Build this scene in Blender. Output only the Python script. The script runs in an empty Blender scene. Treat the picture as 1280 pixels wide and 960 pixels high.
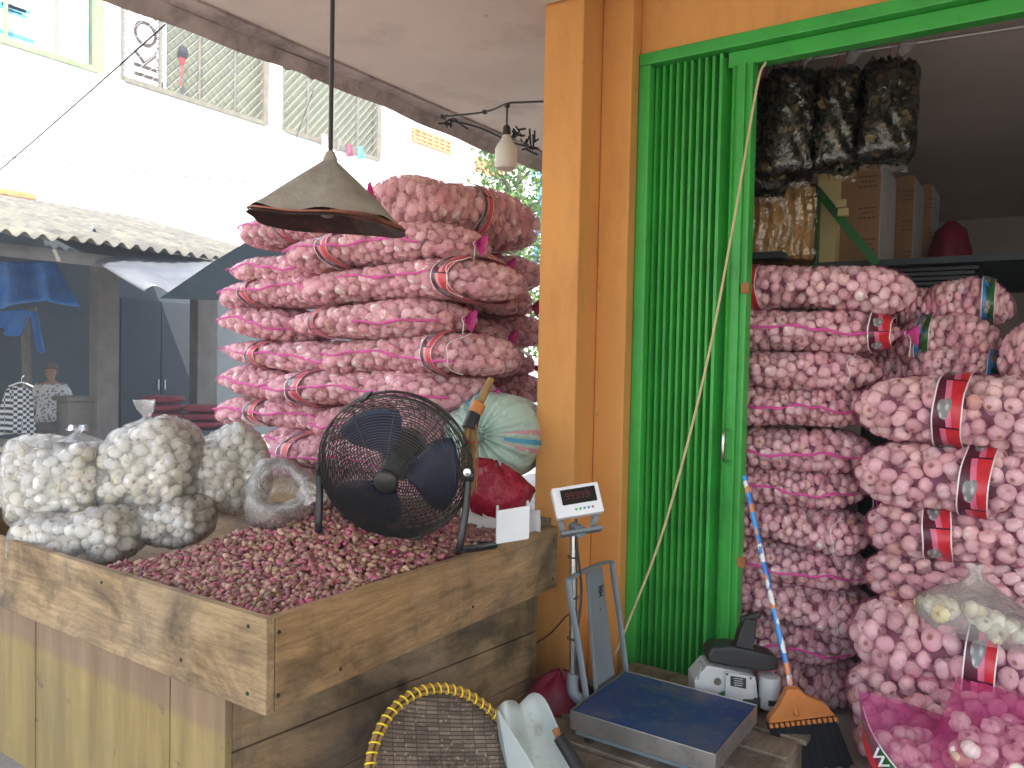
import bpy, math, random
import numpy as np
from mathutils import Matrix, Vector
R = math.radians
rng = np.random.default_rng(7)
random.seed(7)
S = bpy.context.scene
COL = S.collection
A = lambda *v: np.array(v, dtype=float)

# ------------------------------------------------------------------ camera
F, YAW, PIT, ROL, CAMZ = 983., .592, .0313, .0212, 1.45
cy, sy = math.cos(YAW), math.sin(YAW)
_fw, _rt, _up = A(-sy, cy, 0), A(cy, sy, 0), A(0, 0, 1)
cw = _fw*math.cos(PIT) - _up*math.sin(PIT)
_u2 = _up*math.cos(PIT) + _fw*math.sin(PIT)
cr = _rt*math.cos(ROL) + _u2*math.sin(ROL)
cu = _u2*math.cos(ROL) - _rt*math.sin(ROL)
CAM = A(0, 0, CAMZ)
cam = bpy.data.cameras.new('camera')
co = bpy.data.objects.new('camera', cam); COL.objects.link(co)
cam.sensor_width = 36; cam.lens = F/1280*36; cam.clip_start = .05; cam.clip_end = 300
co.matrix_world = Matrix(((cr[0], cu[0], -cw[0], 0), (cr[1], cu[1], -cw[1], 0), (cr[2], cu[2], -cw[2], CAMZ), (0, 0, 0, 1)))
S.camera = co

def at(px, py, d=None, x=None, y=None, z=None):
    """a point of the place seen at photo pixel (px,py), at a depth d or on a plane"""
    v = cw + cr*(px-640)/F - cu*(py-480)/F
    if d is None:
        d = x/v[0] if x is not None else y/v[1] if y is not None else (z-CAMZ)/v[2]
    return CAM + v*d

# ------------------------------------------------------------------ materials
def nodes(name):
    m = bpy.data.materials.new(name); m.use_nodes = True
    nt = m.node_tree; nt.nodes.clear()
    out = nt.nodes.new('ShaderNodeOutputMaterial'); b = nt.nodes.new('ShaderNodeBsdfPrincipled')
    nt.links.new(b.outputs[0], out.inputs[0])
    return m, nt, b, out
def N(nt, t, **kw):
    n = nt.nodes.new(t)
    for k, v in kw.items():
        if k.startswith('i_'):
            key = k[2:]; n.inputs[int(key) if key.isdigit() else key].default_value = v
        else: setattr(n, k, v)
    return n
def c4(c, f=1.): return (min(1, c[0]*f), min(1, c[1]*f), min(1, c[2]*f), 1)
def ramp(nt, stops, interp='LINEAR'):
    r = nt.nodes.new('ShaderNodeValToRGB'); r.color_ramp.interpolation = interp
    e = r.color_ramp.elements
    while len(e) < len(stops): e.new(.5)
    for k, (p, c) in enumerate(stops):
        e[k].position = p; e[k].color = c
    return r
def mixc(nt, a, b, fac, mode='MIX'):
    m = N(nt, 'ShaderNodeMix', data_type='RGBA', blend_type=mode)
    for s, v in ((0, fac), (6, a), (7, b)):
        if hasattr(v, 'is_linked') or hasattr(v, 'links'): nt.links.new(v, m.inputs[s])
        else: m.inputs[s].default_value = v
    return m.outputs[2]

def mat(name, col, rough=.7, var=.15, scale=6, bump=.15, bscale=40, metal=0, stretch=(1, 1, 1), stain=None, attr=False,
        spec=.4, dist=0, fade=None, trans=0, sheen=0, bdist=.004, stain2=None):
    m, nt, b, out = nodes(name)
    tc = N(nt, 'ShaderNodeTexCoord'); mp = N(nt, 'ShaderNodeMapping'); mp.inputs['Scale'].default_value = stretch
    nt.links.new(tc.outputs['Object'], mp.inputs[0])
    n = N(nt, 'ShaderNodeTexNoise', i_Scale=scale, i_Detail=6., i_Roughness=.65, i_Distortion=dist)
    nt.links.new(mp.outputs[0], n.inputs['Vector'])
    rp = ramp(nt, [(.3, c4(col, 1-var)), (.7, c4(col, 1+var))])
    nt.links.new(n.outputs['Fac'], rp.inputs[0])
    c = rp.outputs[0]
    if attr:
        at_ = N(nt, 'ShaderNodeAttribute', attribute_name='Col')
        rp.color_ramp.elements[0].color = c4((1-var,)*3); rp.color_ramp.elements[1].color = (1, 1, 1, 1)
        c = mixc(nt, c, at_.outputs['Color'], 1., 'MULTIPLY')
    for st in (stain, stain2):
        if st:
            scol, ssc, lo, hi, sfac = st[:5]
            n2 = N(nt, 'ShaderNodeTexNoise', i_Scale=ssc, i_Detail=8., i_Roughness=.7)
            nt.links.new((mp if len(st) > 5 else tc).outputs[0 if len(st) > 5 else 'Object'], n2.inputs['Vector'])
            r2 = ramp(nt, [(lo, (0, 0, 0, 1)), (hi, (sfac,)*3+(1,))])
            nt.links.new(n2.outputs['Fac'], r2.inputs[0])
            c = mixc(nt, c, c4(scol), r2.outputs[0])
    nt.links.new(c, b.inputs['Base Color'])
    b.inputs['Roughness'].default_value = rough; b.inputs['Metallic'].default_value = metal
    b.inputs['Specular IOR Level'].default_value = spec
    if sheen: b.inputs['Sheen Weight'].default_value = sheen
    if bump:
        n3 = N(nt, 'ShaderNodeTexNoise', i_Scale=bscale, i_Detail=5., i_Roughness=.6)
        nt.links.new(mp.outputs[0], n3.inputs['Vector'])
        bp = N(nt, 'ShaderNodeBump', i_Strength=min(1, bump*2), i_Distance=bdist)
        nt.links.new(n3.outputs['Fac'], bp.inputs['Height']); nt.links.new(bp.outputs[0], b.inputs['Normal'])
    if trans:
        t = N(nt, 'ShaderNodeBsdfTranslucent'); nt.links.new(c, t.inputs['Color'])
        mx = N(nt, 'ShaderNodeMixShader'); mx.inputs[0].default_value = trans
        nt.links.new(b.outputs[0], mx.inputs[1]); nt.links.new(t.outputs[0], mx.inputs[2]); nt.links.new(mx.outputs[0], out.inputs[0])
    return m

def wood(name, col, axis, dark=(.07, .045, .025), rough=.75, knots=True):
    st = [9., 9., 9.]; st[axis] = .9
    m, nt, b, out = nodes(name)
    tc = N(nt, 'ShaderNodeTexCoord'); mp = N(nt, 'ShaderNodeMapping'); mp.inputs['Scale'].default_value = st
    nt.links.new(tc.outputs['Object'], mp.inputs[0])
    n1 = N(nt, 'ShaderNodeTexNoise', i_Scale=1.6, i_Detail=8., i_Roughness=.7, i_Distortion=1.2); nt.links.new(mp.outputs[0], n1.inputs['Vector'])
    r1 = ramp(nt, [(.28, c4(col, .55)), (.48, c4(col, .95)), (.72, c4(col, 1.3))]); nt.links.new(n1.outputs['Fac'], r1.inputs[0])
    n2 = N(nt, 'ShaderNodeTexNoise', i_Scale=11., i_Detail=6., i_Roughness=.75); nt.links.new(mp.outputs[0], n2.inputs['Vector'])
    r2 = ramp(nt, [(.35, (.62, .6, .58, 1)), (.6, (1, 1, 1, 1))]); nt.links.new(n2.outputs['Fac'], r2.inputs[0])
    c = mixc(nt, r1.outputs[0], r2.outputs[0], .8, 'MULTIPLY')
    n3 = N(nt, 'ShaderNodeTexNoise', i_Scale=3.2, i_Detail=9., i_Roughness=.7, i_Distortion=.6); nt.links.new(tc.outputs['Object'], n3.inputs['Vector'])
    r3 = ramp(nt, [(.46, (0, 0, 0, 1)), (.66, (.9,)*3+(1,))]); nt.links.new(n3.outputs['Fac'], r3.inputs[0])
    c = mixc(nt, c, c4(dark), r3.outputs[0])
    n5 = N(nt, 'ShaderNodeTexNoise', i_Scale=2.1, i_Detail=4., i_Roughness=.6); nt.links.new(tc.outputs['Object'], n5.inputs['Vector'])
    r5 = ramp(nt, [(.42, (0, 0, 0, 1)), (.7, (.2,)*3+(1,))]); nt.links.new(n5.outputs['Fac'], r5.inputs[0])
    c = mixc(nt, c, (.36, .33, .28, 1), r5.outputs[0])
    if knots:
        v = N(nt, 'ShaderNodeTexVoronoi', i_Scale=2.3); nt.links.new(tc.outputs['Object'], v.inputs['Vector'])
        r4 = ramp(nt, [(.0, (.85,)*3+(1,)), (.06, (.6,)*3+(1,)), (.085, (0, 0, 0, 1))]); nt.links.new(v.outputs['Distance'], r4.inputs[0])
        c = mixc(nt, c, (.05, .03, .016, 1), r4.outputs[0])
    nt.links.new(c, b.inputs['Base Color']); b.inputs['Roughness'].default_value = rough; b.inputs['Specular IOR Level'].default_value = .3
    bp = N(nt, 'ShaderNodeBump', i_Strength=.5, i_Distance=.004); nt.links.new(n2.outputs['Fac'], bp.inputs['Height']); nt.links.new(bp.outputs[0], b.inputs['Normal'])
    return m

def net_mat(name, col, fac, glossy=0):
    """fine woven net: partly open, partly coloured thread, with small folds"""
    m, nt, b, out = nodes(name)
    tc = N(nt, 'ShaderNodeTexCoord')
    n = N(nt, 'ShaderNodeTexNoise', i_Scale=9., i_Detail=5., i_Roughness=.7, i_Distortion=.8); nt.links.new(tc.outputs['Object'], n.inputs['Vector'])
    rf = ramp(nt, [(.35, (fac*.6,)*3+(1,)), (.75, (min(1, fac*1.5),)*3+(1,))]); nt.links.new(n.outputs['Fac'], rf.inputs[0])
    b.inputs['Base Color'].default_value = c4(col); b.inputs['Roughness'].default_value = .45; b.inputs['Specular IOR Level'].default_value = .35
    tl = N(nt, 'ShaderNodeBsdfTranslucent'); tl.inputs[0].default_value = c4(col, 1.1)
    mx = N(nt, 'ShaderNodeMixShader'); mx.inputs[0].default_value = .4
    nt.links.new(b.outputs[0], mx.inputs[1]); nt.links.new(tl.outputs[0], mx.inputs[2])
    tr = N(nt, 'ShaderNodeBsdfTransparent'); tr.inputs[0].default_value = (1, .93, .96, 1)
    m2 = N(nt, 'ShaderNodeMixShader'); nt.links.new(rf.outputs[0], m2.inputs[0])
    nt.links.new(tr.outputs[0], m2.inputs[1]); nt.links.new(mx.outputs[0], m2.inputs[2])
    nt.links.new(m2.outputs[0], out.inputs[0])
    return m
def film_mat(name, tint=(.97, .97, .96), fac=.1, body=.06, rough=.12, wr=16., bump=.9, fs=1.):
    """clear crinkled plastic film"""
    m, nt, b, out = nodes(name)
    tc = N(nt, 'ShaderNodeTexCoord')
    mp = N(nt, 'ShaderNodeMapping'); mp.inputs['Scale'].default_value = (1, 1.3, .6); nt.links.new(tc.outputs['Object'], mp.inputs[0])
    n = N(nt, 'ShaderNodeTexNoise', i_Scale=wr, i_Detail=4., i_Roughness=.55, i_Distortion=1.5); nt.links.new(mp.outputs[0], n.inputs['Vector'])
    bp = N(nt, 'ShaderNodeBump', i_Strength=bump, i_Distance=.02); nt.links.new(n.outputs['Fac'], bp.inputs['Height'])
    gl = N(nt, 'ShaderNodeBsdfGlossy'); gl.inputs['Roughness'].default_value = rough; nt.links.new(bp.outputs[0], gl.inputs['Normal'])
    tr = N(nt, 'ShaderNodeBsdfTransparent'); tr.inputs[0].default_value = c4(tint)
    b.inputs['Base Color'].default_value = (.88, .88, .86, 1); b.inputs['Roughness'].default_value = .4; b.inputs['Transmission Weight'].default_value = 0
    m0 = N(nt, 'ShaderNodeMixShader'); m0.inputs[0].default_value = body
    nt.links.new(tr.outputs[0], m0.inputs[1]); nt.links.new(b.outputs[0], m0.inputs[2])
    fr = N(nt, 'ShaderNodeFresnel'); fr.inputs['IOR'].default_value = 1.45; nt.links.new(bp.outputs[0], fr.inputs['Normal'])
    ad = N(nt, 'ShaderNodeMath', operation='MULTIPLY_ADD'); ad.inputs[1].default_value = fs; ad.inputs[2].default_value = fac; nt.links.new(fr.outputs[0], ad.inputs[0])
    m1 = N(nt, 'ShaderNodeMixShader'); nt.links.new(ad.outputs[0], m1.inputs[0])
    nt.links.new(m0.outputs[0], m1.inputs[1]); nt.links.new(gl.outputs[0], m1.inputs[2])
    nt.links.new(m1.outputs[0], out.inputs[0])
    return m

def band_mat(name, main, dark, hot, edge=(.8, .75, .74), pic=(.42, .42, .42)):
    """printed film label: u runs across the band, v round the sack"""
    m, nt, b, out = nodes(name)
    uv = N(nt, 'ShaderNodeUVMap'); sp = N(nt, 'ShaderNodeSeparateXYZ'); nt.links.new(uv.outputs[0], sp.inputs[0])
    fr = N(nt, 'ShaderNodeMath', operation='FRACT'); nt.links.new(sp.outputs[1], fr.inputs[0])
    # slanted bright wedge
    sl = N(nt, 'ShaderNodeMath', operation='MULTIPLY_ADD'); nt.links.new(fr.outputs[0], sl.inputs[0]); sl.inputs[1].default_value = -.22; nt.links.new(sp.outputs[0], sl.inputs[2])
    r1 = ramp(nt, [(0, c4(dark)), (.27, c4(hot)), (.47, c4(main))], 'CONSTANT'); nt.links.new(sl.outputs[0], r1.inputs[0])
    n = N(nt, 'ShaderNodeTexNoise', i_Scale=5., i_Detail=3.); nt.links.new(uv.outputs[0], n.inputs['Vector'])
    rn = ramp(nt, [(.3, (.75, .75, .75, 1)), (.7, (1, 1, 1, 1))]); nt.links.new(n.outputs['Fac'], rn.inputs[0])
    c = mixc(nt, r1.outputs[0], rn.outputs[0], 1., 'MULTIPLY')
    # picture of garlic cloves: three overlapping discs
    total = None
    for cx, cyy, rr in ((.40, .68, .17), (.30, .60, .13), (.50, .58, .14)):
        cb = N(nt, 'ShaderNodeCombineXYZ')
        dx = N(nt, 'ShaderNodeMath', operation='SUBTRACT'); nt.links.new(sp.outputs[0], dx.inputs[0]); dx.inputs[1].default_value = cx
        dy = N(nt, 'ShaderNodeMath', operation='SUBTRACT'); nt.links.new(fr.outputs[0], dy.inputs[0]); dy.inputs[1].default_value = cyy
        nt.links.new(dx.outputs[0], cb.inputs[0]); nt.links.new(dy.outputs[0], cb.inputs[1])
        ln = N(nt, 'ShaderNodeVectorMath', operation='LENGTH'); nt.links.new(cb.outputs[0], ln.inputs[0])
        lt = N(nt, 'ShaderNodeMath', operation='LESS_THAN'); nt.links.new(ln.outputs['Value'], lt.inputs[0]); lt.inputs[1].default_value = rr
        if total is None: total = lt.outputs[0]
        else:
            mx = N(nt, 'ShaderNodeMath', operation='MAXIMUM'); nt.links.new(total, mx.inputs[0]); nt.links.new(lt.outputs[0], mx.inputs[1]); total = mx.outputs[0]
    n2 = N(nt, 'ShaderNodeTexVoronoi', i_Scale=7.); nt.links.new(uv.outputs[0], n2.inputs['Vector'])
    rp = ramp(nt, [(.0, c4(pic, 1.4)), (.6, c4(pic, .45))]); nt.links.new(n2.outputs['Distance'], rp.inputs[0])
    c = mixc(nt, c, rp.outputs[0], total)
    # dark fold line between repeats, pale edges
    l1 = N(nt, 'ShaderNodeMath', operation='LESS_THAN'); nt.links.new(fr.outputs[0], l1.inputs[0]); l1.inputs[1].default_value = .035
    c = mixc(nt, c, c4(dark, .4), l1.outputs[0])
    re = ramp(nt, [(0, (1, 1, 1, 1)), (.05, (0, 0, 0, 1)), (.955, (1, 1, 1, 1))], 'CONSTANT'); nt.links.new(sp.outputs[0], re.inputs[0])
    c = mixc(nt, c, c4(edge), re.outputs[0])
    nt.links.new(c, b.inputs['Base Color']); b.inputs['Roughness'].default_value = .35
    return m

G = {}
def lazy(k, *a, **kw):
    G[k] = mat(k, *a, **kw)
lazy('orange', (.62, .285, .078), .75, .09, 3, .2, 60, stretch=(1, 1, .3), stain=((.40, .165, .05), 3.5, .5, .8, .75, 1), stain2=((.17, .085, .04), 11., .64, .72, .7))
lazy('ceil', (.63, .56, .475), .9, .09, 1.3, .2, 30, stain=((.36, .30, .245), 1.5, .52, .75, .65), stain2=((.15, .125, .10), 7., .66, .76, .7))
lazy('fascia', (.40, .35, .31), .95, .3, 4, .3, 25, stain=((.05, .045, .04), 5, .5, .75, .8))
lazy('asbestos', (.27, .25, .22), .95, .25, 5, .3, 30, stain=((.10, .09, .08), 4, .5, .75, .7))
lazy('green', (.045, .365, .055), .42, .12, 4, .12, 25, spec=.45, stain=((.025, .17, .03), 3, .5, .75, .65), stain2=((.10, .075, .045), 13, .66, .72, .75))
lazy('green_dark', (.02, .13, .03), .5, .15, 6)
lazy('inner', (.52, .47, .43), .9, .12, 1.5, .1, 30)
lazy('inner_ceil', (.62, .53, .47), .9, .1, 1, .1, 30)
lazy('cream', (.55, .45, .22), .85, .1, 3)
lazy('ground', (.30, .28, .255), .95, .18, 1.2, .4, 18, stain=((.15, .14, .13), 1.1, .5, .75, .6), bdist=.01)
lazy('white_wall', (.82, .81, .78), .9, .05, 1.5, .1, 20, stain=((.6, .58, .54), .8, .62, .85, .4))
lazy('pane', (.16, .165, .10), .55, .25, 2, .1, 6, stain=((.16, .17, .11), 1.7, .5, .75, .6))
lazy('window_frame', (.15, .135, .10), .8, .25, 6)
lazy('window_green', (.20, .30, .13), .7, .3, 5, stain=((.22, .19, .14), 4, .5, .6, .9))
lazy('wire_grey', (.16, .16, .15), .6, .1, 8, 0, metal=.3)
lazy('black', (.02, .02, .021), .5, .3, 10, .1)
lazy('black_gloss', (.018, .018, .02), .25, .3, 10, .05)
lazy('fan_black', (.022, .021, .02), .45, .3, 10, .1, stain=((.09, .08, .07), 9, .5, .75, .5))
lazy('fan_blue', (.010, .017, .058), .4, .2, 5, .05, stain=((.05, .05, .07), 7, .5, .75, .6))
lazy('chrome', (.55, .55, .56), .22, .1, 10, .05, metal=1)
lazy('steel', (.42, .41, .39), .38, .25, 4, .15, 60, metal=.85, stretch=(1, 1, 1), stain=((.16, .13, .1), 6, .55, .75, .7))
lazy('grey_paint', (.16, .19, .21), .5, .1, 5, .08, stain=((.1, .1, .1), 9, .6, .8, .5))
lazy('light_grey', (.45, .46, .47), .45, .06, 5, .05)
lazy('plate_blue', (.010, .045, .19), .42, .35, 3, .25, 50, stain=((.15, .13, .095), 5, .46, .72, .8), stain2=((.17, .15, .11), 38, .58, .66, .6))
lazy('white_plastic', (.75, .76, .78), .4, .05, 5, .05)
lazy('display', (.012, .01, .01), .15, .1, 5, 0)
lazy('red_net', (.16, .008, .025), .5, .3, 12, .4, 60)
lazy('red_film', (.28, .010, .03), .22, .25, 10, .8, 20, bdist=.02)
lazy('mint', (.42, .55, .47), .6, .12, 6, .5, 18, bdist=.02, stain=((.30, .40, .35), 4, .5, .8, .6))
lazy('mint_blue', (.06, .28, .42), .6, .15, 8)
lazy('pink_stripe', (.52, .25, .28), .6, .15, 8)
lazy('magenta', (.60, .07, .29), .5, .2, 30, .3, 120)
lazy('string', (.72, .68, .66), .7, .1, 20, 0)
lazy('dark_core', (.16, .085, .085), .95, .3, 12, .3, 40)  # inner shell added, its dark colour stands in for shade between bulbs
lazy('white_core', (.78, .72, .60), .95, .3, 12, .3, 40)
lazy('garlic', (1, 1, 1), .55, .14, 30, .25, 45, attr=True, spec=.35, stretch=(1, 1, .5), bdist=.003)
lazy('shallot', (1, 1, 1), .36, .45, 55, .3, 70, attr=True, spec=.5, bdist=.002)
lazy('lamp_cloth', (.28, .25, .21), .9, .25, 9, .5, 40, stain=((.30, .27, .22), 5, .55, .8, .6))
lazy('lamp_lining', (.045, .02, .018), .7, .3, 12, .3, stain=((.30, .06, .04), 6, .55, .7, .8)); lazy('lamp_rim', (.36, .12, .07), .6, .4, 14, .2, stain=((.06, .03, .025), 7, .45, .65, .9))
lazy('bulb_white', (.78, .75, .68), .35, .03, 5, 0, trans=.25)
lazy('glass', (.16, .15, .14), .1, .1, 5, 0)
lazy('tarp_blue', (.06, .25, .66), .5, .25, 3, .5, 8, bdist=.03, stain=((.15, .24, .38), 2.5, .5, .75, .7), trans=.35)
lazy('tarp_dark', (.012, .017, .021), .9, .2, 2, .3, 8, bdist=.02, spec=.05)
lazy('zinc', (.10, .108, .12), .5, .2, 3, .2, 10, metal=.3, stain=((.16, .15, .14), 2.5, .5, .75, .7))
lazy('roof_grey', (.080, .076, .066), .9, .25, 5, .4, 20, stain=((.18, .17, .12), 3, .45, .75, .8))
lazy('rust', (.34, .14, .05), .9, .4, 9)
lazy('stall_wall', (.05, .062, .07), .9, .2, 2, .1)
lazy('stall_door', (.026, .033, .04), .8, .15, 3, .1)
lazy('stall_post', (.125, .115, .10), .9, .25, 5, .3)
lazy('red_cloth', (.14, .018, .03), .85, .25, 8, .4)
lazy('skin', (.30, .17, .11), .55, .08, 8, .05)
lazy('hair', (.10, .075, .06), .7, .2, 20)
lazy('leaf', (.10, .19, .035), .5, .35, 2, 0, trans=.4)
lazy('bark', (.12, .09, .06), .9, .3, 9, .5)
lazy('brick', (.55, .22, .08), .9, .25, 5)
lazy('carton', (.24, .135, .07), .85, .1, 3, .05)
lazy('carton_tape', (.42, .42, .42), .4, .12, 3, .1)
lazy('ink', (.06, .035, .025), .8, .2, 9, 0)
lazy('fungus', (1, 1, 1), .6, .5, 25, .4, attr=True)
lazy('snack', (.46, .27, .09), .6, .45, 22, .6, 35, bdist=.01)
lazy('red_band', (.5, .03, .04), .5, .2, 5)
lazy('cord', (.55, .43, .25), .7, .15, 20, .1)
lazy('orange_plastic', (.50, .18, .045), .45, .15, 8, .1, stain=((.3, .14, .06), 6, .5, .75, .6))
lazy('bristle', (.012, .013, .016), .8, .4, 30, .6, 120, stretch=(14, 14, 1))
lazy('lidi', (.30, .17, .06), .7, .35, 30, .2)
lazy('dustpan', (.50, .56, .54), .45, .08, 5, .1, 20, stain=((.22, .17, .13), 8, .56, .72, .85), stain2=((.06, .05, .05), 22, .62, .7, .8))
lazy('yellow', (.80, .60, .02), .45, .12, 9, .05)
lazy('poster_white', (.80, .81, .82), .8, .04, 3, 0)
lazy('poster_blue', (.30, .62, .80), .8, .2, 2, 0, stain=((.82, .84, .86), 2.2, .42, .6, 1.))
lazy('paper', (.80, .82, .85), .6, .04, 5, .05)
lazy('maroon', (.17, .03, .06), .7, .3, 6)
lazy('rack_bag', (.10, .085, .06), .5, .4, 7, .4, 20)
lazy('tray', (.018, .018, .022), .45, .3, 6, .1)
lazy('stem', (.66, .58, .40), .6, .2, 25, .1)
G['wood_x'] = wood('wood_x', (.40, .275, .145), 0)
G['wood_y'] = wood('wood_y', (.35, .215, .10), 1)
G['wood_body'] = wood('wood_body', (.27, .175, .09), 1, dark=(.05, .035, .02))
G['wood_z'] = wood('wood_z', (.33, .24, .14), 2)
G['wood_grey'] = wood('wood_grey', (.27, .22, .165), 1)
G['net_pink'] = net_mat('net_pink', (.82, .38, .48), .33)
G['net_shop'] = net_mat('net_shop', (.74, .24, .45), .21)
G['net_dense'] = net_mat('net_dense', (.55, .06, .26), .38)
G['film'] = film_mat('film', tint=(1, 1, 1), fac=.0, body=.19, fs=.75, bump=.7, rough=.12)
G['film_cloudy'] = film_mat('film_cloudy', fac=.05, body=.16, rough=.16, fs=.9)
G['film_dark'] = film_mat('film_dark', tint=(.93, .9, .88), fac=.045, body=.0, rough=.05, wr=7., bump=1., fs=.9)
G['film_red'] = film_mat('film_red', tint=(.95, .45, .5), fac=.06, body=.05)
G['band_red'] = band_mat('band_red', (.62, .025, .04), (.10, .012, .03), (.72, .16, .27))
G['band_coral'] = band_mat('band_coral', (.68, .07, .08), (.11, .02, .035), (.72, .30, .36), pic=(.3, .3, .3))
G['band_blue'] = band_mat('band_blue', (.02, .10, .03), (.015, .22, .50), (.03, .05, .03), pic=(.32, .30, .28))

# painted lower cladding of the bin: yellow wash with a slanting upper edge
def painted_ply():
    m, nt, b, out = nodes('painted_ply')
    tc = N(nt, 'ShaderNodeTexCoord'); sp = N(nt, 'ShaderNodeSeparateXYZ'); nt.links.new(tc.outputs['Object'], sp.inputs[0])
    mp = N(nt, 'ShaderNodeMapping'); mp.inputs['Scale'].default_value = (9, 9, .8); nt.links.new(tc.outputs['Object'], mp.inputs[0])
    n1 = N(nt, 'ShaderNodeTexNoise', i_Scale=1.2, i_Detail=8., i_Roughness=.7); nt.links.new(mp.outputs[0], n1.inputs['Vector'])
    ry = ramp(nt, [(.3, (.17, .115, .042, 1)), (.5, (.27, .19, .068, 1)), (.7, (.36, .265, .105, 1))]); nt.links.new(n1.outputs['Fac'], ry.inputs[0])
    rb = ramp(nt, [(.3, (.16, .10, .055, 1)), (.7, (.29, .195, .115, 1))]); nt.links.new(n1.outputs['Fac'], rb.inputs[0])
    n2 = N(nt, 'ShaderNodeTexNoise', i_Scale=2.6, i_Detail=8., i_Roughness=.7); nt.links.new(tc.outputs['Object'], n2.inputs['Vector'])
    r2 = ramp(nt, [(.45, (0, 0, 0, 1)), (.75, (.6,)*3+(1,))]); nt.links.new(n2.outputs['Fac'], r2.inputs[0])
    yb = mixc(nt, ry.outputs[0], (.20, .17, .09, 1), r2.outputs[0])
    # z - (a + b x) < 0  -> paint
    a = N(nt, 'ShaderNodeMath', operation='MULTIPLY_ADD'); nt.links.new(sp.outputs[0], a.inputs[0]); a.inputs[1].default_value = PAINT[1]; a.inputs[2].default_value = PAINT[0]
    d = N(nt, 'ShaderNodeMath', operation='SUBTRACT'); nt.links.new(a.outputs[0], d.inputs[0]); nt.links.new(sp.outputs[2], d.inputs[1])
    n4 = N(nt, 'ShaderNodeTexNoise', i_Scale=30., i_Detail=3.); nt.links.new(tc.outputs['Object'], n4.inputs['Vector'])
    d2 = N(nt, 'ShaderNodeMath', operation='MULTIPLY_ADD'); nt.links.new(n4.outputs['Fac'], d2.inputs[0]); d2.inputs[1].default_value = .012; nt.links.new(d.outputs[0], d2.inputs[2])
    g = N(nt, 'ShaderNodeMapRange'); nt.links.new(d2.outputs[0], g.inputs[0]); g.inputs[1].default_value = -.004; g.inputs[2].default_value = .022
    c = mixc(nt, rb.outputs[0], yb, g.outputs[0])
    n5 = N(nt, 'ShaderNodeTexNoise', i_Scale=11., i_Detail=8., i_Roughness=.7); nt.links.new(tc.outputs['Object'], n5.inputs['Vector'])
    r5 = ramp(nt, [(.62, (0, 0, 0, 1)), (.7, (.7,)*3+(1,))]); nt.links.new(n5.outputs['Fac'], r5.inputs[0])
    c = mixc(nt, c, (.07, .04, .025, 1), r5.outputs[0])
    nt.links.new(c, b.inputs['Base Color']); b.inputs['Roughness'].default_value = .7
    return m
_p0, _p1 = at(0, 787, y=1.3), at(280, 920, y=1.3)
_b = (_p1[2]-_p0[2])/(_p1[0]-_p0[0]); PAINT = (_p0[2]-_b*(_p0[0]+1.66), _b)   # in the bin's own axes (origin x=-1.66, z=0)
G['painted_ply'] = painted_ply()

# checked cloth and woven bamboo
def checked():
    m, nt, b, out = nodes('checked_cloth')
    tc = N(nt, 'ShaderNodeTexCoord'); n = N(nt, 'ShaderNodeTexChecker', i_Scale=30.); n.inputs[1].default_value = (.55, .57, .58, 1); n.inputs[2].default_value = (.02, .02, .025, 1)
    mp = N(nt, 'ShaderNodeMapping'); mp.inputs['Scale'].default_value = (.02, 1, 1); nt.links.new(tc.outputs['Object'], mp.inputs[0])
    nt.links.new(mp.outputs[0], n.inputs[0]); nt.links.new(n.outputs[0], b.inputs['Base Color']); b.inputs['Roughness'].default_value = .9
    return m
G['checked'] = checked()
def printed():
    m, nt, b, out = nodes('printed_cloth')
    tc = N(nt, 'ShaderNodeTexCoord'); n = N(nt, 'ShaderNodeTexVoronoi', i_Scale=26.); nt.links.new(tc.outputs['Object'], n.inputs['Vector'])
    r = ramp(nt, [(.25, (.14, .12, .12, 1)), (.5, (.55, .54, .52, 1))]); nt.links.new(n.outputs['Distance'], r.inputs[0])
    nt.links.new(r.outputs[0], b.inputs['Base Color']); b.inputs['Roughness'].default_value = .9
    return m
G['printed'] = printed()
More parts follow.
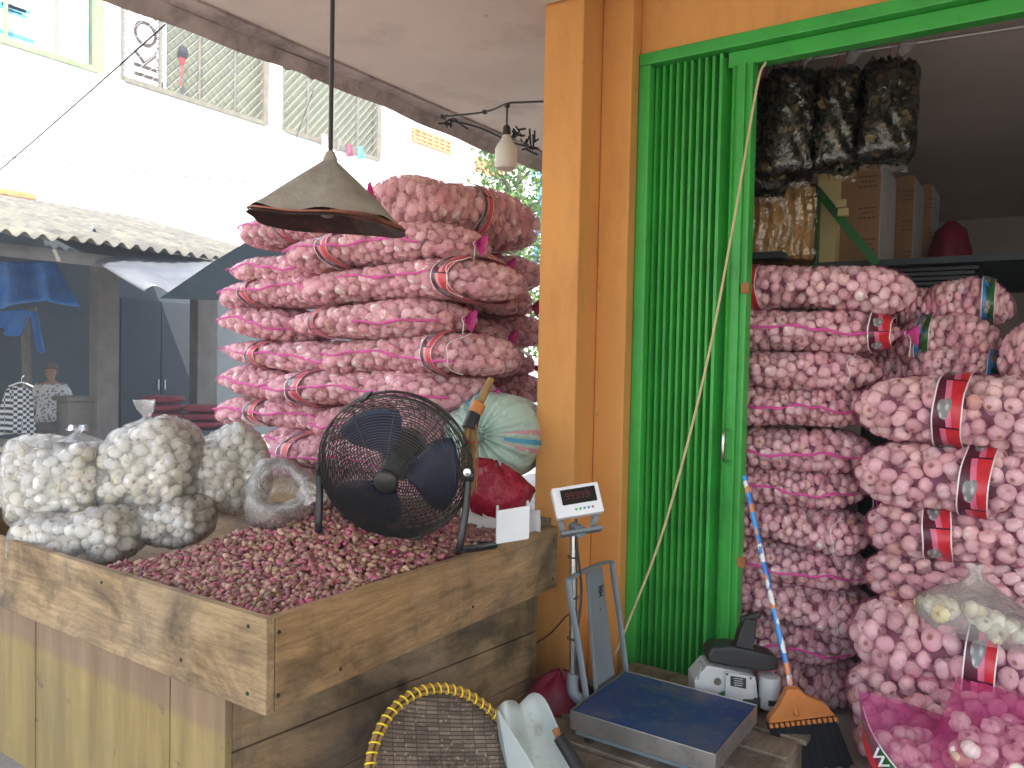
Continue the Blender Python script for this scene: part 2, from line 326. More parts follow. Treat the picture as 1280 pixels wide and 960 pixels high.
def woven():
    m, nt, b, out = nodes('woven_bamboo')
    tc = N(nt, 'ShaderNodeTexCoord')
    br = N(nt, 'ShaderNodeTexBrick', i_Scale=1.); br.inputs['Color1'].default_value = (.13, .10, .075, 1); br.inputs['Color2'].default_value = (.27, .21, .155, 1)
    br.inputs['Mortar'].default_value = (.06, .045, .035, 1); br.inputs['Mortar Size'].default_value = .0012; br.inputs['Brick Width'].default_value = .042; br.inputs['Row Height'].default_value = .0115
    br.offset = .33; br.offset_frequency = 1
    mpb = N(nt, 'ShaderNodeMapping'); mpb.inputs['Rotation'].default_value = (0, 0, .35); nt.links.new(tc.outputs['Object'], mpb.inputs[0]); nt.links.new(mpb.outputs[0], br.inputs['Vector'])
    n = N(nt, 'ShaderNodeTexNoise', i_Scale=7., i_Detail=6.); nt.links.new(tc.outputs['Object'], n.inputs['Vector'])
    r = ramp(nt, [(.35, (.55, .5, .5, 1)), (.7, (1.0, 1.0, 1.0, 1))]); nt.links.new(n.outputs['Fac'], r.inputs[0])
    n2 = N(nt, 'ShaderNodeTexNoise', i_Scale=70., i_Detail=2.); nt.links.new(tc.outputs['Object'], n2.inputs['Vector'])
    r2 = ramp(nt, [(.62, (0, 0, 0, 1)), (.7, (.6,)*3+(1,))]); nt.links.new(n2.outputs['Fac'], r2.inputs[0])  # pale specks painted into the colour as small highlights on the weave
    c = mixc(nt, br.outputs['Color'], r.outputs[0], 1., 'MULTIPLY'); c = mixc(nt, c, (.45, .38, .28, 1), r2.outputs[0])
    nt.links.new(c, b.inputs['Base Color']); b.inputs['Roughness'].default_value = .7
    bp = N(nt, 'ShaderNodeBump', i_Strength=.8, i_Distance=.004); nt.links.new(br.outputs['Fac'], bp.inputs['Height']); bp.invert = True; nt.links.new(bp.outputs[0], b.inputs['Normal'])
    return m
G['woven'] = woven()
def stripes(name, c1, c2, sc, axis):
    m, nt, b, out = nodes(name)
    tc = N(nt, 'ShaderNodeTexCoord'); w = N(nt, 'ShaderNodeTexWave', i_Scale=sc, bands_direction=axis); nt.links.new(tc.outputs['Object'], w.inputs['Vector'])
    r = ramp(nt, [(0, c4(c1)), (.5, c4(c2))], 'CONSTANT'); nt.links.new(w.outputs['Fac'], r.inputs[0]); nt.links.new(r.outputs[0], b.inputs['Base Color'])
    return m
G['tarp_stripe'] = stripes('tarp_stripe', (.06, .2, .6), (.75, .78, .8), 1.6, 'Y')
def handle_wrap():
    m, nt, b, out = nodes('handle_wrap')
    tc = N(nt, 'ShaderNodeTexCoord'); mp = N(nt, 'ShaderNodeMapping'); mp.inputs['Scale'].default_value = (14, 14, 9); nt.links.new(tc.outputs['Object'], mp.inputs[0])
    n = N(nt, 'ShaderNodeTexVoronoi', i_Scale=3.2); nt.links.new(mp.outputs[0], n.inputs['Vector'])
    sp = N(nt, 'ShaderNodeSeparateColor'); nt.links.new(n.outputs['Color'], sp.inputs[0])
    r = ramp(nt, [(0, (.02, .18, .55, 1)), (.42, (.62, .22, .08, 1)), (.6, (.03, .28, .68, 1)), (.82, (.7, .72, .72, 1))], 'CONSTANT'); nt.links.new(sp.outputs[0], r.inputs[0])
    nt.links.new(r.outputs[0], b.inputs['Base Color']); b.inputs['Roughness'].default_value = .3
    return m
G['handle_wrap'] = handle_wrap()
def lit(name, col, st):
    m, nt, b, out = nodes(name); b.inputs['Base Color'].default_value = c4(col); b.inputs['Emission Color'].default_value = c4(col); b.inputs['Emission Strength'].default_value = st
    return m
G['led_red'] = lit('led_red', (.12, .01, .008), .03)

# ------------------------------------------------------------------ mesh building
class B:
    def __init__(s): s.V, s.F, s.M, s.C, s.UV, s.n = [], [], [], [], {}, 0
    def add(s, v, f, mi=0, col=None, uv=None):
        v = np.asarray(v, float).reshape(-1, 3)
        k0 = len(s.F)
        s.V.append(v)
        for k, q in enumerate(f):
            s.F.append(tuple(int(i)+s.n for i in q)); s.M.append(mi)
        if uv is not None:
            for k in range(len(f)): s.UV[k0+k] = uv[k]
        s.C.append(np.tile((1., 1, 1), (len(v), 1)) if col is None else np.broadcast_to(np.asarray(col, float), (len(v), 3)))
        s.n += len(v); return s
    def obox(s, c, ax, mi=0, col=None):
        c = np.asarray(c, float); a, b, d = [np.asarray(q, float) for q in ax]
        v = [c+i*a+j*b+k*d for i in (-1, 1) for j in (-1, 1) for k in (-1, 1)]
        return s.add(v, [(0, 1, 3, 2), (4, 6, 7, 5), (0, 4, 5, 1), (2, 3, 7, 6), (0, 2, 6, 4), (1, 5, 7, 3)], mi, col)
    def box(s, x0, x1, y0, y1, z0, z1, mi=0, col=None):
        return s.obox(((x0+x1)/2, (y0+y1)/2, (z0+z1)/2), ((abs(x1-x0)/2, 0, 0), (0, abs(y1-y0)/2, 0), (0, 0, abs(z1-z0)/2)), mi, col)
    def tube(s, pts, r, n=8, mi=0, closed=False, col=None, flat=1., cap=True):
        P = np.asarray(pts, float); m = len(P)
        rr = np.broadcast_to(np.asarray(r, float), (m,))
        T = np.gradient(P, axis=0) if not closed else np.roll(P, -1, 0)-np.roll(P, 1, 0)
        T /= np.linalg.norm(T, axis=1)[:, None]+1e-12
        ref = A(0, 0, 1) if abs(T[0][2]) < .9 else A(1, 0, 0)
        rings = []
        a = np.cross(T[0], ref); a /= np.linalg.norm(a)
        for k in range(m):
            a = a-T[k]*(a@T[k]); a /= np.linalg.norm(a)+1e-12
            b = np.cross(T[k], a)
            th = np.arange(n)*2*math.pi/n
            rings.append(P[k]+rr[k]*(np.cos(th)[:, None]*a+flat*np.sin(th)[:, None]*b))
        return s.grid(np.array(rings), cu_=closed, cv_=True, mi=mi, col=col, cap=cap and not closed)
    def grid(s, P, cu_=False, cv_=False, mi=0, col=None, cap=False, uv=False):
        n, m, _ = P.shape; f = []; uvs = []
        for i in range(n if cu_ else n-1):
            for j in range(m if cv_ else m-1):
                a, b2 = i, (i+1) % n; c, d = j, (j+1) % m
                f.append((a*m+c, a*m+d, b2*m+d, b2*m+c))
        if cap:
            f.append(tuple(range(m))[::-1]); f.append(tuple((n-1)*m+j for j in range(m)))
        return s.add(P.reshape(-1, 3), f, mi, col)
    def lathe(s, prof, n=24, o=(0, 0, 0), ax=None, mi=0, col=None, wob=0):
        """prof: (r, h) pairs turned about the axis (default z)"""
        o = np.asarray(o, float)
        w = A(0, 0, 1) if ax is None else np.asarray(ax, float)/np.linalg.norm(ax)
        a = np.cross(w, A(0, 1, 0) if abs(w[1]) < .9 else A(1, 0, 0)); a /= np.linalg.norm(a); b = np.cross(w, a)
        th = np.arange(n)*2*math.pi/n
        P = np.array([[o+w*h+r*(a*math.cos(t)+b*math.sin(t))*(1+wob*math.sin(3*t+h*9)) for t in th] for r, h in prof])
        return s.grid(P, cv_=True, mi=mi, col=col)
    def prism(s, poly, d, mi=0, col=None):
        p = np.asarray(poly, float); n = len(p); q = p+np.asarray(d, float)
        return s.add(np.vstack([p, q]), [tuple(range(n))[::-1], tuple(range(n, 2*n))]+[(i, (i+1) % n, n+(i+1) % n, n+i) for i in range(n)], mi, col)
    def mesh(s, name, mats, off=(0, 0, 0), smooth=False, ang=40):
        me = bpy.data.meshes.new(name)
        V = np.vstack(s.V)-np.asarray(off, float)
        me.from_pydata(V.tolist(), [], s.F)
        for m in (mats if isinstance(mats, (list, tuple)) else [mats]): me.materials.append(G[m] if isinstance(m, str) else m)
        if any(s.M): me.polygons.foreach_set('material_index', s.M)
        ca = me.color_attributes.new('Col', 'FLOAT_COLOR', 'POINT')
        ca.data.foreach_set('color', np.hstack([np.vstack(s.C), np.ones((s.n, 1))]).ravel())
        if s.UV:
            ul = me.uv_layers.new(name='UVMap')
            for k, q in s.UV.items():
                for li, uv in zip(me.polygons[k].loop_indices, q): ul.data[li].uv = uv
        if smooth:
            me.shade_smooth()
            if ang < 179: me.set_sharp_from_angle(angle=R(ang))
        me.update(); return me
    def build(s, name, mats, parent=None, smooth=False, ang=40, bevel=0, solid=0, local=False):
        off = (0, 0, 0) if local or parent is None else ORG[parent.name]
        me = s.mesh(name, mats, off, smooth, ang)
        return link(name, me, parent, bevel, solid, off)
ORG = {}
def link(name, me, parent=None, bevel=0, solid=0, off=(0, 0, 0)):
    o = bpy.data.objects.new(name, me); COL.objects.link(o)
    if parent is not None: o.parent = parent
    ORG[o.name] = off
    if solid:
        md = o.modifiers.new('solid', 'SOLIDIFY'); md.thickness = solid; md.offset = 0
    if bevel:
        md = o.modifiers.new('bevel', 'BEVEL'); md.width = bevel; md.segments = 2; md.limit_method = 'ANGLE'
    return o
def tag(o, label, cat, group=None, kind=None):
    if label: o['label'] = label
    if cat: o['category'] = cat
    if group: o['group'] = group
    if kind: o['kind'] = kind
    return o
def thing(name, label, cat, loc=(0, 0, 0), group=None):
    o = bpy.data.objects.new(name, None); COL.objects.link(o); o.empty_display_size = .1
    o.location = tuple(float(q) for q in loc); ORG[o.name] = np.asarray(loc, float)
    return tag(o, label, cat, group)
def single(name, b, mats, label, cat, loc=None, group=None, kind=None, **kw):
    off = np.vstack(b.V).mean(0)*A(1, 1, 0)+A(0, 0, np.vstack(b.V)[:, 2].min()) if loc is None else np.asarray(loc, float)
    smooth = kw.pop('smooth', False); ang = kw.pop('ang', 40)
    me = b.mesh(name, mats, off, smooth, ang)
    o = link(name, me, None, kw.get('bevel', 0), kw.get('solid', 0), off)
    o.location = tuple(off); return tag(o, label, cat, group, kind)
def sag(p, q, d, n=16):
    p, q = np.asarray(p, float), np.asarray(q, float); t = np.linspace(0, 1, n)[:, None]
    return p+(q-p)*t-A(0, 0, 1)*d*4*t*(1-t)
def bez(pts, n=24):
    """smooth curve through points (Catmull-Rom)"""
    P = [np.asarray(p, float) for p in pts]; P = [2*P[0]-P[1]]+P+[2*P[-1]-P[-2]]; out = []
    k = max(2, n//(len(P)-3))
    for i in range(1, len(P)-2):
        for t in np.linspace(0, 1, k, endpoint=(i == len(P)-3)):
            a, b, c, d = P[i-1:i+3]
            out.append(.5*((2*b)+(-a+c)*t+(2*a-5*b+4*c-d)*t*t+(-a+3*b-3*c+d)*t**3))
    return np.array(out)

exec_parts = []
# ================================================================== SETTING
b = B(); b.add([(-40, -30, 0), (30, -30, 0), (30, 40, 0), (-40, 40, 0)], [(0, 1, 2, 3)])
g = b.build('ground', 'ground'); tag(g, 'worn grey concrete ground of the market lane', None, kind='structure')

DY = 3.244          # plane of the shop door
CZ = 3.1            # canopy soffit
shop = thing('shop_building', 'orange shop corner with green folding gate and deep concrete canopy', 'building', (-1.52, DY, 0))
b = B(); b.box(-1.87, -1.673, 2.98, 3.5, 0, CZ); b.box(-1.671, -1.524, 3.15, 3.5, 0, CZ)
b.build('pillar', 'orange', shop, bevel=.006)
b = B(); b.box(-1.522, 3.2, 3.238, 3.40, 2.812, CZ); b.box(2.2, 3.2, 3.238, 3.40, 0, 2.81)
b.build('wall', 'orange', shop)
b = B()
b.box(-3.33, 6.5, -2.2, 8, CZ, CZ+.14)
b.box(-1.95, -1.60, -2.0, 2.975, CZ-.05, CZ-.002) if False else None
b.build('canopy', 'ceil', shop)
# fascia and asbestos sheet edge along the street side of the canopy
b = B()
ys = np.linspace(-2.2, 8, 90)
for (xa, za, xb, zb) in ((-3.332, CZ+.0, -3.43, CZ-.018), (-3.43, CZ-.018, -3.47, CZ-.10)):
    P = np.array([[(xa, y, za+.012*math.sin(y*2.1)*(xa < -3.4)), (xb, y, zb+.012*math.sin(y*2.1+1)+.006*math.sin(y*9))] for y in ys]); b.grid(P)
b.build('canopy_edge', 'fascia', shop, solid=.03)
b = B(); ys = np.linspace(-2.2, 8, 500)
P = np.array([[(-3.30, y, CZ+.19+.018*math.sin(y*2*math.pi/.18)), (-3.62, y, CZ+.0+.02*math.sin(y*2*math.pi/.18)+.012*math.sin(y*1.7))] for y in ys]); b.grid(P)
b.build('roof_sheet', 'asbestos', shop, smooth=True, ang=180, solid=.008)
b = B(); b.box(-2.02, -1.80, -2.2, 2.6, CZ-.16, CZ-.003); b.build('beam', 'ceil', shop) if False else None
# soffit beam end next to the pillar
bm0 = at(676, 3, y=2.7)
b = B(); b.box(-1.868, -1.55, -2.2, 2.955, CZ-.10, CZ-.003); b.build('ceiling_beam', 'ceil', shop, bevel=.004)
# inside of the shop
b = B(); b.box(-2.0, -1.88, 3.5, 9.2, 0, 2.96); b.box(-2.0, 4.2, 9.2, 9.35, 0, 2.96); b.box(4.05, 4.2, 3.4, 9.2, 0, 2.96)
b.build('inner_wall', 'inner', shop)
b = B(); b.box(-2.0, 4.2, 3.402, 9.35, 2.96, 3.05); b.build('inner_ceiling', 'inner_ceil', shop)
pa, pb = at(1022, 260, y=4.75), at(1046, 260, y=4.75)
b = B(); b.box(pa[0], pb[0], 4.75, 5.0, 0, 2.955); b.build('inner_column', 'cream', shop)
# door frame
fr = B()
fr.box(-1.522, 2.2, DY-.028, DY+.08, 2.757, 2.809); fr.box(-1.135, 2.2, DY+.018, DY+.08, 2.69, 2.755)
fr.box(-1.522, -1.468, DY-.028, DY+.08, 0, 2.755); fr.box(2.14, 2.198, DY-.02, DY+.08, 0, 2.688)
fr.build('door_frame', 'green', shop, bevel=.005)
gate = B()
# concertina pleats: bright proud ribs with dark returns
xg = -1.466; pts = []; pitch = .0322
for k in range(9):
    x0 = xg+k*pitch
    pts += [(x0, DY+.068), (x0+.006, DY+.02), (x0+.0165, DY+.016), (x0+.022, DY+.066)]
xe = xg+9*pitch
pts += [(xe, DY+.068), (xe+.008, DY+.012), (xe+.02, DY+.012), (xe+.04, DY+.075), (xe+.065, DY+.06)]
xe += .068
pts += [(xe, DY+.005), (xe+.01, DY-.004), (xe+.014, DY+.008), (xe+.044, DY+.006), (xe+.048, DY-.006), (xe+.054, DY-.006), (xe+.058, DY+.006), (xe+.074, DY+.006), (xe+.077, DY-.008), (xe+.086, DY-.008), (xe+.088, DY+.05)]
P = np.array([[(x, y, .02) for x, y in pts], [(x, y, 2.754 if x < -1.14 else 2.688) for x, y in pts]]); gate.grid(P)
gt = gate.build('folding_gate', 'green', shop, solid=.003)
hp = at(907, 557, y=DY-.02)
b = B(); b.tube(bez([hp+A(0, .03, .065), hp+A(0, -.02, .058), hp+A(0, -.032, 0), hp+A(0, -.02, -.058), hp+A(0, .03, -.065)], 16), .007, 8)
b.build('handle', 'chrome', gt, smooth=True)
for q in ((931, 360), (926, 703)):
    p = at(q[0], q[1], y=DY-.012); b = B(); b.box(p[0]-.016, p[0]+.018, p[1]-.004, p[1]+.012, p[2]-.022, p[2]+.022); b.build('latch_plate', 'rust', gt, bevel=.003)

# ------------------------------------------------------------------ white building across the lane
WX = -12.
wb = thing('white_building', 'long white plastered building with meshed upper windows across the lane', 'building', (WX, 6, 0))
WINS = [(-60, 131, 'poster'), (150, 337, 'panes'), (353, 478, 'panes')]
sz = at(300, 147, x=WX)[2]; tz = sz+2.3
spans = []
for a, c, k in WINS:
    ya, yc = at(a, 90, x=WX)[1], at(c, 150, x=WX)[1]; spans.append((ya, yc))
b = B(); b.box(WX-.4, WX, -14, 30, 0, sz); b.box(WX-.4, WX, -14, 30, tz, 9.5)
ed = [-14]+[q for s_ in spans for q in s_]+[30]
for k in range(0, len(ed), 2): b.box(WX-.4, WX-.001, ed[k], ed[k+1], sz, tz)
b.build('wall', 'white_wall', wb)
for (ya, yc), (a, c, kind) in zip(spans, WINS):
    wf = B(); t = .07
    wf.box(WX-.16, WX-.02, ya, ya+t, sz, tz); wf.box(WX-.16, WX-.02, yc-t*1.6, yc, sz, tz); wf.box(WX-.16, WX+.03, ya+t, yc-t*1.6, sz-.01, sz+t); wf.box(WX-.16, WX-.02, ya+t, yc-t*1.6, tz-t, tz-.002)
    n = 4 if kind == 'panes' else 3
    for k in range(1, n): wf.box(WX-.1, WX-.05, ya+(yc-ya)*k/n-.018, ya+(yc-ya)*k/n+.018, sz+t, tz-t)
    w = wf.build('window', 'window_green' if kind == 'poster' else 'window_frame', wb)
    p = B(); p.box(WX-.3, WX-.27, ya, yc, sz, tz); p.build('pane', 'pane', w)
    if kind == 'panes':      # diamond wire mesh
        m_ = B(); H = tz-sz-2*t; L = yc-ya-2*t; step = .16
        for s_ in (1, -1):
            k = -H
            while k < L:
                y0, z0, y1, z1 = k, 0., k+H*.9, H
                if y0 < 0: z0 = -y0/.9; y0 = 0
                if y1 > L: z1 = z1-(y1-L)/.9; y1 = L
                if y1 > y0:
                    if s_ < 0: y0, y1 = L-y0, L-y1
                    m_.tube([(WX-.07+.004*s_, ya+t+y0, sz+t+z0), (WX-.07+.004*s_, ya+t+y1, sz+t+z1)], .006, 4)
                k += step
        m_.build('wire_mesh', 'wire_grey', w)
    if kind == 'poster':
        q = B(); q.box(WX-.24, WX-.22, ya+.1, yc-.14, sz+.12, tz-.1); pz = q.build('poster', 'poster_blue', w)
        st_ = B()
        for k in range(14):
            yy = ya+.3+rng.random()*(yc-ya-1.2); zz = sz+.2+rng.random()*1.3
            st_.box(WX-.219, WX-.214, yy, yy+.3+.25*rng.random(), zz, zz+.05)
        st_.build('print_stripe', 'mint_blue', w)
# white banner with dark letters standing in the second window
ya, yc = spans[1]
bn0, bn1 = at(152, 60, x=WX-.12)[1], at(211, 60, x=WX-.12)[1]
ban = thing('cloth_banner', 'white banner with dark vertical lettering hung inside the meshed window', 'banner', (WX-.19, (bn0+bn1)/2, sz+.1))
b = B(); b.box(WX-.20, WX-.185, bn0+.05, bn1, sz+.12, tz-.12); b.build('banner_sheet', 'poster_white', ban)
def text(s, size, M, matn, name, parent, ext=.002):
    cu_ = bpy.data.curves.new('t', 'FONT'); cu_.body = s; cu_.size = size; cu_.extrude = ext; cu_.align_x = 'LEFT'
    ob = bpy.data.objects.new('t', cu_); COL.objects.link(ob)
    bpy.context.view_layer.update()
    me = bpy.data.meshes.new_from_object(ob.evaluated_get(bpy.context.evaluated_depsgraph_get()))
    bpy.data.objects.remove(ob); bpy.data.curves.remove(cu_)
    me.materials.clear(); me.materials.append(G[matn])
    me.transform(Matrix.Translation(-Vector([float(q) for q in ORG[parent.name]])) @ M)
    return link(name, me, parent, off=ORG[parent.name])
# letters read upwards: local x -> +z, local y -> -y, facing +x
up_m = lambda y, z, x: Matrix(((0, 0, 1, x), (0, -1, 0, y), (1, 0, 0, z), (0, 0, 0, 1)))
text('JKO KA', .56, up_m(bn0+.62, sz+.18, WX-.182), 'ink', 'lettering', ban)
b = B()
for k in range(9):
    z0 = sz+.35+k*.16; p = [A(WX-.181, bn1-.16+.04*rng.standard_normal(), z0+.03*j) for j in range(5)]
    b.tube(p, .008, 4)
b.build('handwriting', 'ink', ban)
# terracotta vent blocks
for (x0, y0, x1, y1) in ((515, 160, 566, 187), (595, 197, 629, 217)):
    a_, c_ = at(x0, y0, x=WX), at(x1, y1, x=WX); zt = max(a_[2], c_[2]); zb_ = at(x0, y0+15, x=WX)[2]
    v = B(); ny = int((c_[1]-a_[1])/.22)
    for i in range(ny+1): v.box(WX-.002, WX+.05, a_[1]+i*.22, a_[1]+i*.22+.06, zb_, zt)
    for k in range(4): v.box(WX-.002, WX+.045, a_[1], a_[1]+ny*.22+.06, zb_+(zt-zb_)*k/3-.025, zb_+(zt-zb_)*k/3+.025)
    v.build('vent_block', 'brick', wb)
# clothes pegged on the window sill
for k, (px, py, mt, lb) in enumerate(((405, 175, 'pink_stripe', 'small pink cloth drying on the building window sill'), (424, 180, 'stall_post', 'dark cloth drying on the building window sill'), (436, 187, 'maroon', 'maroon cloth drying on the building window sill'), (450, 190, 'mint_blue', 'blue cloth drying on the building window sill'))):
    p = at(px, py, x=WX+.1); b = B(); b.add([p+A(0, -.06, .1), p+A(.02, .05, .12), p+A(.04, .09, -.12), p+A(.02, -.08, -.16), p+A(.05, 0, -.03)], [(0, 1, 4), (1, 2, 4), (2, 3, 4), (3, 0, 4)])
    single('hanging_cloth', b, mt, lb, 'cloth', solid=.02, group='cloths on the window sill')
p = at(228, 70, x=WX+.06); b = B()
b.tube([p+A(0, -.03, -.5), p+A(0, 0, 0)], .012, 6, 0); b.lathe([(.0, .18), (.06, .14), (.085, .05), (.06, -.03), (.02, -.06)], 10, p, mi=1, wob=.2); b.lathe([(.05, 0), (.04, -.07), (.02, -.12)], 10, p-A(0, 0, .03), mi=0)
single('feather_duster', b, ['red_band', 'black'], 'black feather duster with red handle hung on the window mesh', 'duster', smooth=True)

# ------------------------------------------------------------------ market stall row (grey roof) between lane and white building
SX = -7.4
stall = thing('market_stall', 'dark market stall under a corrugated grey roof', 'stall', (SX-1.5, 5.5, 0))
ez = at(20, 292, x=SX)[2]; rz = at(0, 248, x=-11.3)[2]; yR = at(322, 325, x=SX)[1]
def roof_sheet(y0, y1, xa, za, xb, zb, name, amp=.028, per=.15):
    n = int((y1-y0)/per*8); ys = np.linspace(y0, y1, n); b = B(); P = []
    for y in ys:
        w = amp*math.sin(y*2*math.pi/per)
        P.append([(xa+(xb-xa)*t, y, za+(zb-za)*t+w-.04*math.sin(t*math.pi)*math.sin(y*.9)) for t in np.linspace(0, 1, 8)])
    b.grid(np.array(P)); return b.build(name, 'roof_grey', stall, smooth=True, ang=180, solid=.008)
ycut = at(75, 300, x=SX)[1]
roof_sheet(-2, ycut, SX, ez, -11.3, rz, 'roof')
roof_sheet(ycut+.05, yR+.9, SX-.05, ez+.03, -11.3, rz+.03, 'roof')
b = B(); b.tube([(-11.3, -2, rz+.03), (-11.3, at(42, 258, x=-11.3)[1], rz+.05)], .09, 8); b.build('ridge_cap', 'rust', stall, smooth=True)
BW = -11.6
b = B(); b.box(BW-.12, BW, -2, 12, 0, rz-.15); b.build('wall', 'stall_wall', stall)
d0, d1 = at(150, 450, x=BW+.02)[1], at(246, 450, x=BW+.02)[1]
b = B(); ym = (d0+d1)/2
b.box(BW+.003, BW+.05, d0, ym-.006, 0, 2.25); b.box(BW+.003, BW+.05, ym+.006, d1, 0, 2.25)
dd = b.build('door', 'stall_door', stall, bevel=.01)
for s_ in (-1, 1):
    p = at(193, 481, x=BW+.06); b = B(); b.tube([(BW+.07, ym+.055*s_, p[2]-.08), (BW+.075, ym+.055*s_, p[2]+.08)], .014, 6); b.build('handle', 'light_grey', dd)
for (a, c, X, zt, nm) in ((122, 149, -9.5, ez+.35, 'pillar'), (247, 272, -9.9, ez+.4, 'pillar')):
    ya, yc = at(a, 450, x=X)[1], at(c, 450, x=X)[1]; b = B(); b.box(X-.2, X, ya, yc, 0, zt); b.build(nm, 'stall_post', stall, bevel=.01)
ya, yc = at(86, 510, x=-9.6)[1], at(121, 510, x=-9.6)[1]; zt = at(100, 502, x=-9.6)[2]
b = B(); b.box(-9.9, -9.61, ya, yc, 0, zt); b.box(-9.95, -9.58, ya-.03, yc, zt+.002, zt+.06); b.build('counter', 'stall_post', stall, bevel=.01)
b = B(); b.box(SX-.35, SX-.28, -2, yR, ez-.17, ez-.06); b.build('eave_beam', 'stall_post', stall)
# bent zinc sheets slipping off the eave
def sheet(corners, wave, name, label, matn='zinc', n=22, seed=0, curl=0):
    p00, p01, p10, p11 = [np.asarray(q, float) for q in corners]; P = []
    for u in np.linspace(0, 1, n):
        row = []
        for v in np.linspace(0, 1, n):
            p = (p00*(1-v)+p01*v)*(1-u)+(p10*(1-v)+p11*v)*u
            p = p+A(.25, -.1, 1)*wave*(math.sin(v*5.2+seed)*(.35+u)+.4*math.sin(u*4+v*2+seed))
            if curl: p = p+A(.2, 0, 1)*curl*max(0, v-.55)**2*4
            row.append(p)
        P.append(row)
    b = B(); b.grid(np.array(P)); return single(name, b, matn, label, 'metal sheet', smooth=True, ang=180, solid=.006, group='loose zinc sheets below the stall roof')
sheet((at(58, 296, d=8.2), at(318, 334, d=8.6), at(180, 366, d=7.2), at(232, 357, d=7.3)), .05, 'zinc_sheet', 'long sagging zinc sheet sliding down from the stall roof', seed=.5)
sheet((at(46, 277, d=8.6), at(115, 290, d=8.6), at(82, 300, d=8.05), at(118, 300, d=8.05)), .04, 'zinc_sheet', 'small curled zinc sheet lying at the roof gap', seed=2, curl=.10)
sheet((at(118, 284, d=8.7), at(160, 296, d=8.7), at(150, 318, d=8.1), at(182, 322, d=8.2)), .03, 'zinc_sheet', 'narrow bent zinc sheet beside the curled one', seed=4)
# dark awning in front of the next stall
aw = B(); D = 6.4
q = [at(199, 373, d=D), at(262, 330, d=D), at(338, 284, d=D), at(480, 284, d=D), at(480, 380, d=D), at(330, 377, d=D)]
aw.prism(q, _fw*1.6+A(0, 0, .1)); single('dark_awning', aw, 'tarp_dark', 'dark sloping tarpaulin awning behind the outdoor garlic stack', 'awning')
# blue tarpaulins and pole
def drape(tl, tr, bl, br, name, label, seed, amp=.08, n=26, group=None):
    P = []
    for u in np.linspace(0, 1, 14):
        row = []
        for v in np.linspace(0, 1, n):
            p = (tl*(1-v)+tr*v)*(1-u)+(bl*(1-v)+br*v)*u
            row.append(p+_fw*amp*math.sin(v*19+seed+u)*(.3+u)+A(0, 0, 1)*.04*math.sin(v*11+seed)*u)
        P.append(row)
    b = B(); b.grid(np.array(P)); return single(name, b, 'tarp_blue', label, 'tarpaulin', smooth=True, ang=180, solid=.008, group=group)
drape(at(-60, 330, d=9.2), at(70, 326, d=9.5), at(-70, 384, d=8.8), at(94, 378, d=9.2), 'blue_tarp', 'wide blue tarpaulin hung as a skirt under the stall roof', 0)
drape(at(-40, 392, d=9.1), at(40, 386, d=9.5), at(-40, 408, d=9.0), at(26, 418, d=9.4), 'blue_tarp', 'torn lower blue tarpaulin tied at the wooden pole', 2, .05)
drape(at(36, 387, d=9.5), at(47, 390, d=9.5), at(49, 438, d=9.4), at(55, 440, d=9.4), 'blue_tarp', 'narrow blue tarpaulin strip dangling beside the wooden pole', 3, .03, 8)
b = B(); b.tube([at(31, 390, d=9.5), at(38, 570, d=9.5)*A(1, 1, 0)], [.05, .06], 8); b.tube([at(20, 388, d=9.5), at(45, 386, d=9.5)], .03, 6)
single('wooden_pole', b, 'stall_post', 'rough wooden pole holding up the blue tarpaulins', 'pole', smooth=True)
# table below, bench boards
tp = thing('wooden_table', 'low wooden table top below the hanging checked shirt', 'table', at(5, 565, d=8.6)*A(1, 1, 0))
c0 = at(-20, 556, d=8.6); b = B(); b.obox(c0, (_rt*.75, _fw*.4, A(0, 0, .025))); b.build('tabletop', 'wood_grey', tp)
for s_ in (-1, 1):
    for e in (-1, 1):
        q = c0+_rt*.68*s_+_fw*.33*e; b = B(); b.box(q[0]-.03, q[0]+.03, q[1]-.03, q[1]+.03, 0, c0[2]-.027); b.build('leg', 'wood_grey', tp)
b = B(); c0 = at(-5, 640, d=5.6)
for k in range(3): b.obox(c0*A(1, 1, 0)+A(.1*k, .05*k, .09+.16*k), (_rt*.55, _fw*.3, A(0, 0, .075)))
single('stacked_slabs', b, 'stall_post', 'rough grey slabs piled behind the wooden bin', 'slabs', bevel=.02)
# shirt on a hanger
sh = thing('checked_shirt', 'black and white checked shirt hanging on the wooden pole', 'shirt', at(25, 480, d=9.35))
b = B(); P = []
for u in np.linspace(0, 1, 10):
    row = []
    for v in np.linspace(0, 1, 16):
        t = v*2-1; w_ = .20+.17*u if t < 0 else .12+.06*u
        p = at(28, 480, d=9.25)+_rt*(t*w_)+A(0, 0, -1)*(.02+.56*u+.07*t*t)-_fw*(.07*(1-t*t)+.02*math.sin(v*20))
        row.append(p)
    P.append(row)
b.grid(np.array(P)); b.build('shirt_body', 'checked', sh, smooth=True, solid=.01)
b = B(); h0 = at(27, 478, d=9.25); b.tube(bez([h0+_rt*-.15+A(0, 0, -.05), h0, h0+_rt*.14+A(0, 0, -.05)], 8), .008, 6); b.tube(bez([h0, h0+A(0, 0, .05), h0+A(0, 0, .08)+_rt*.03], 8), .004, 5); b.build('hanger', 'white_plastic', sh)
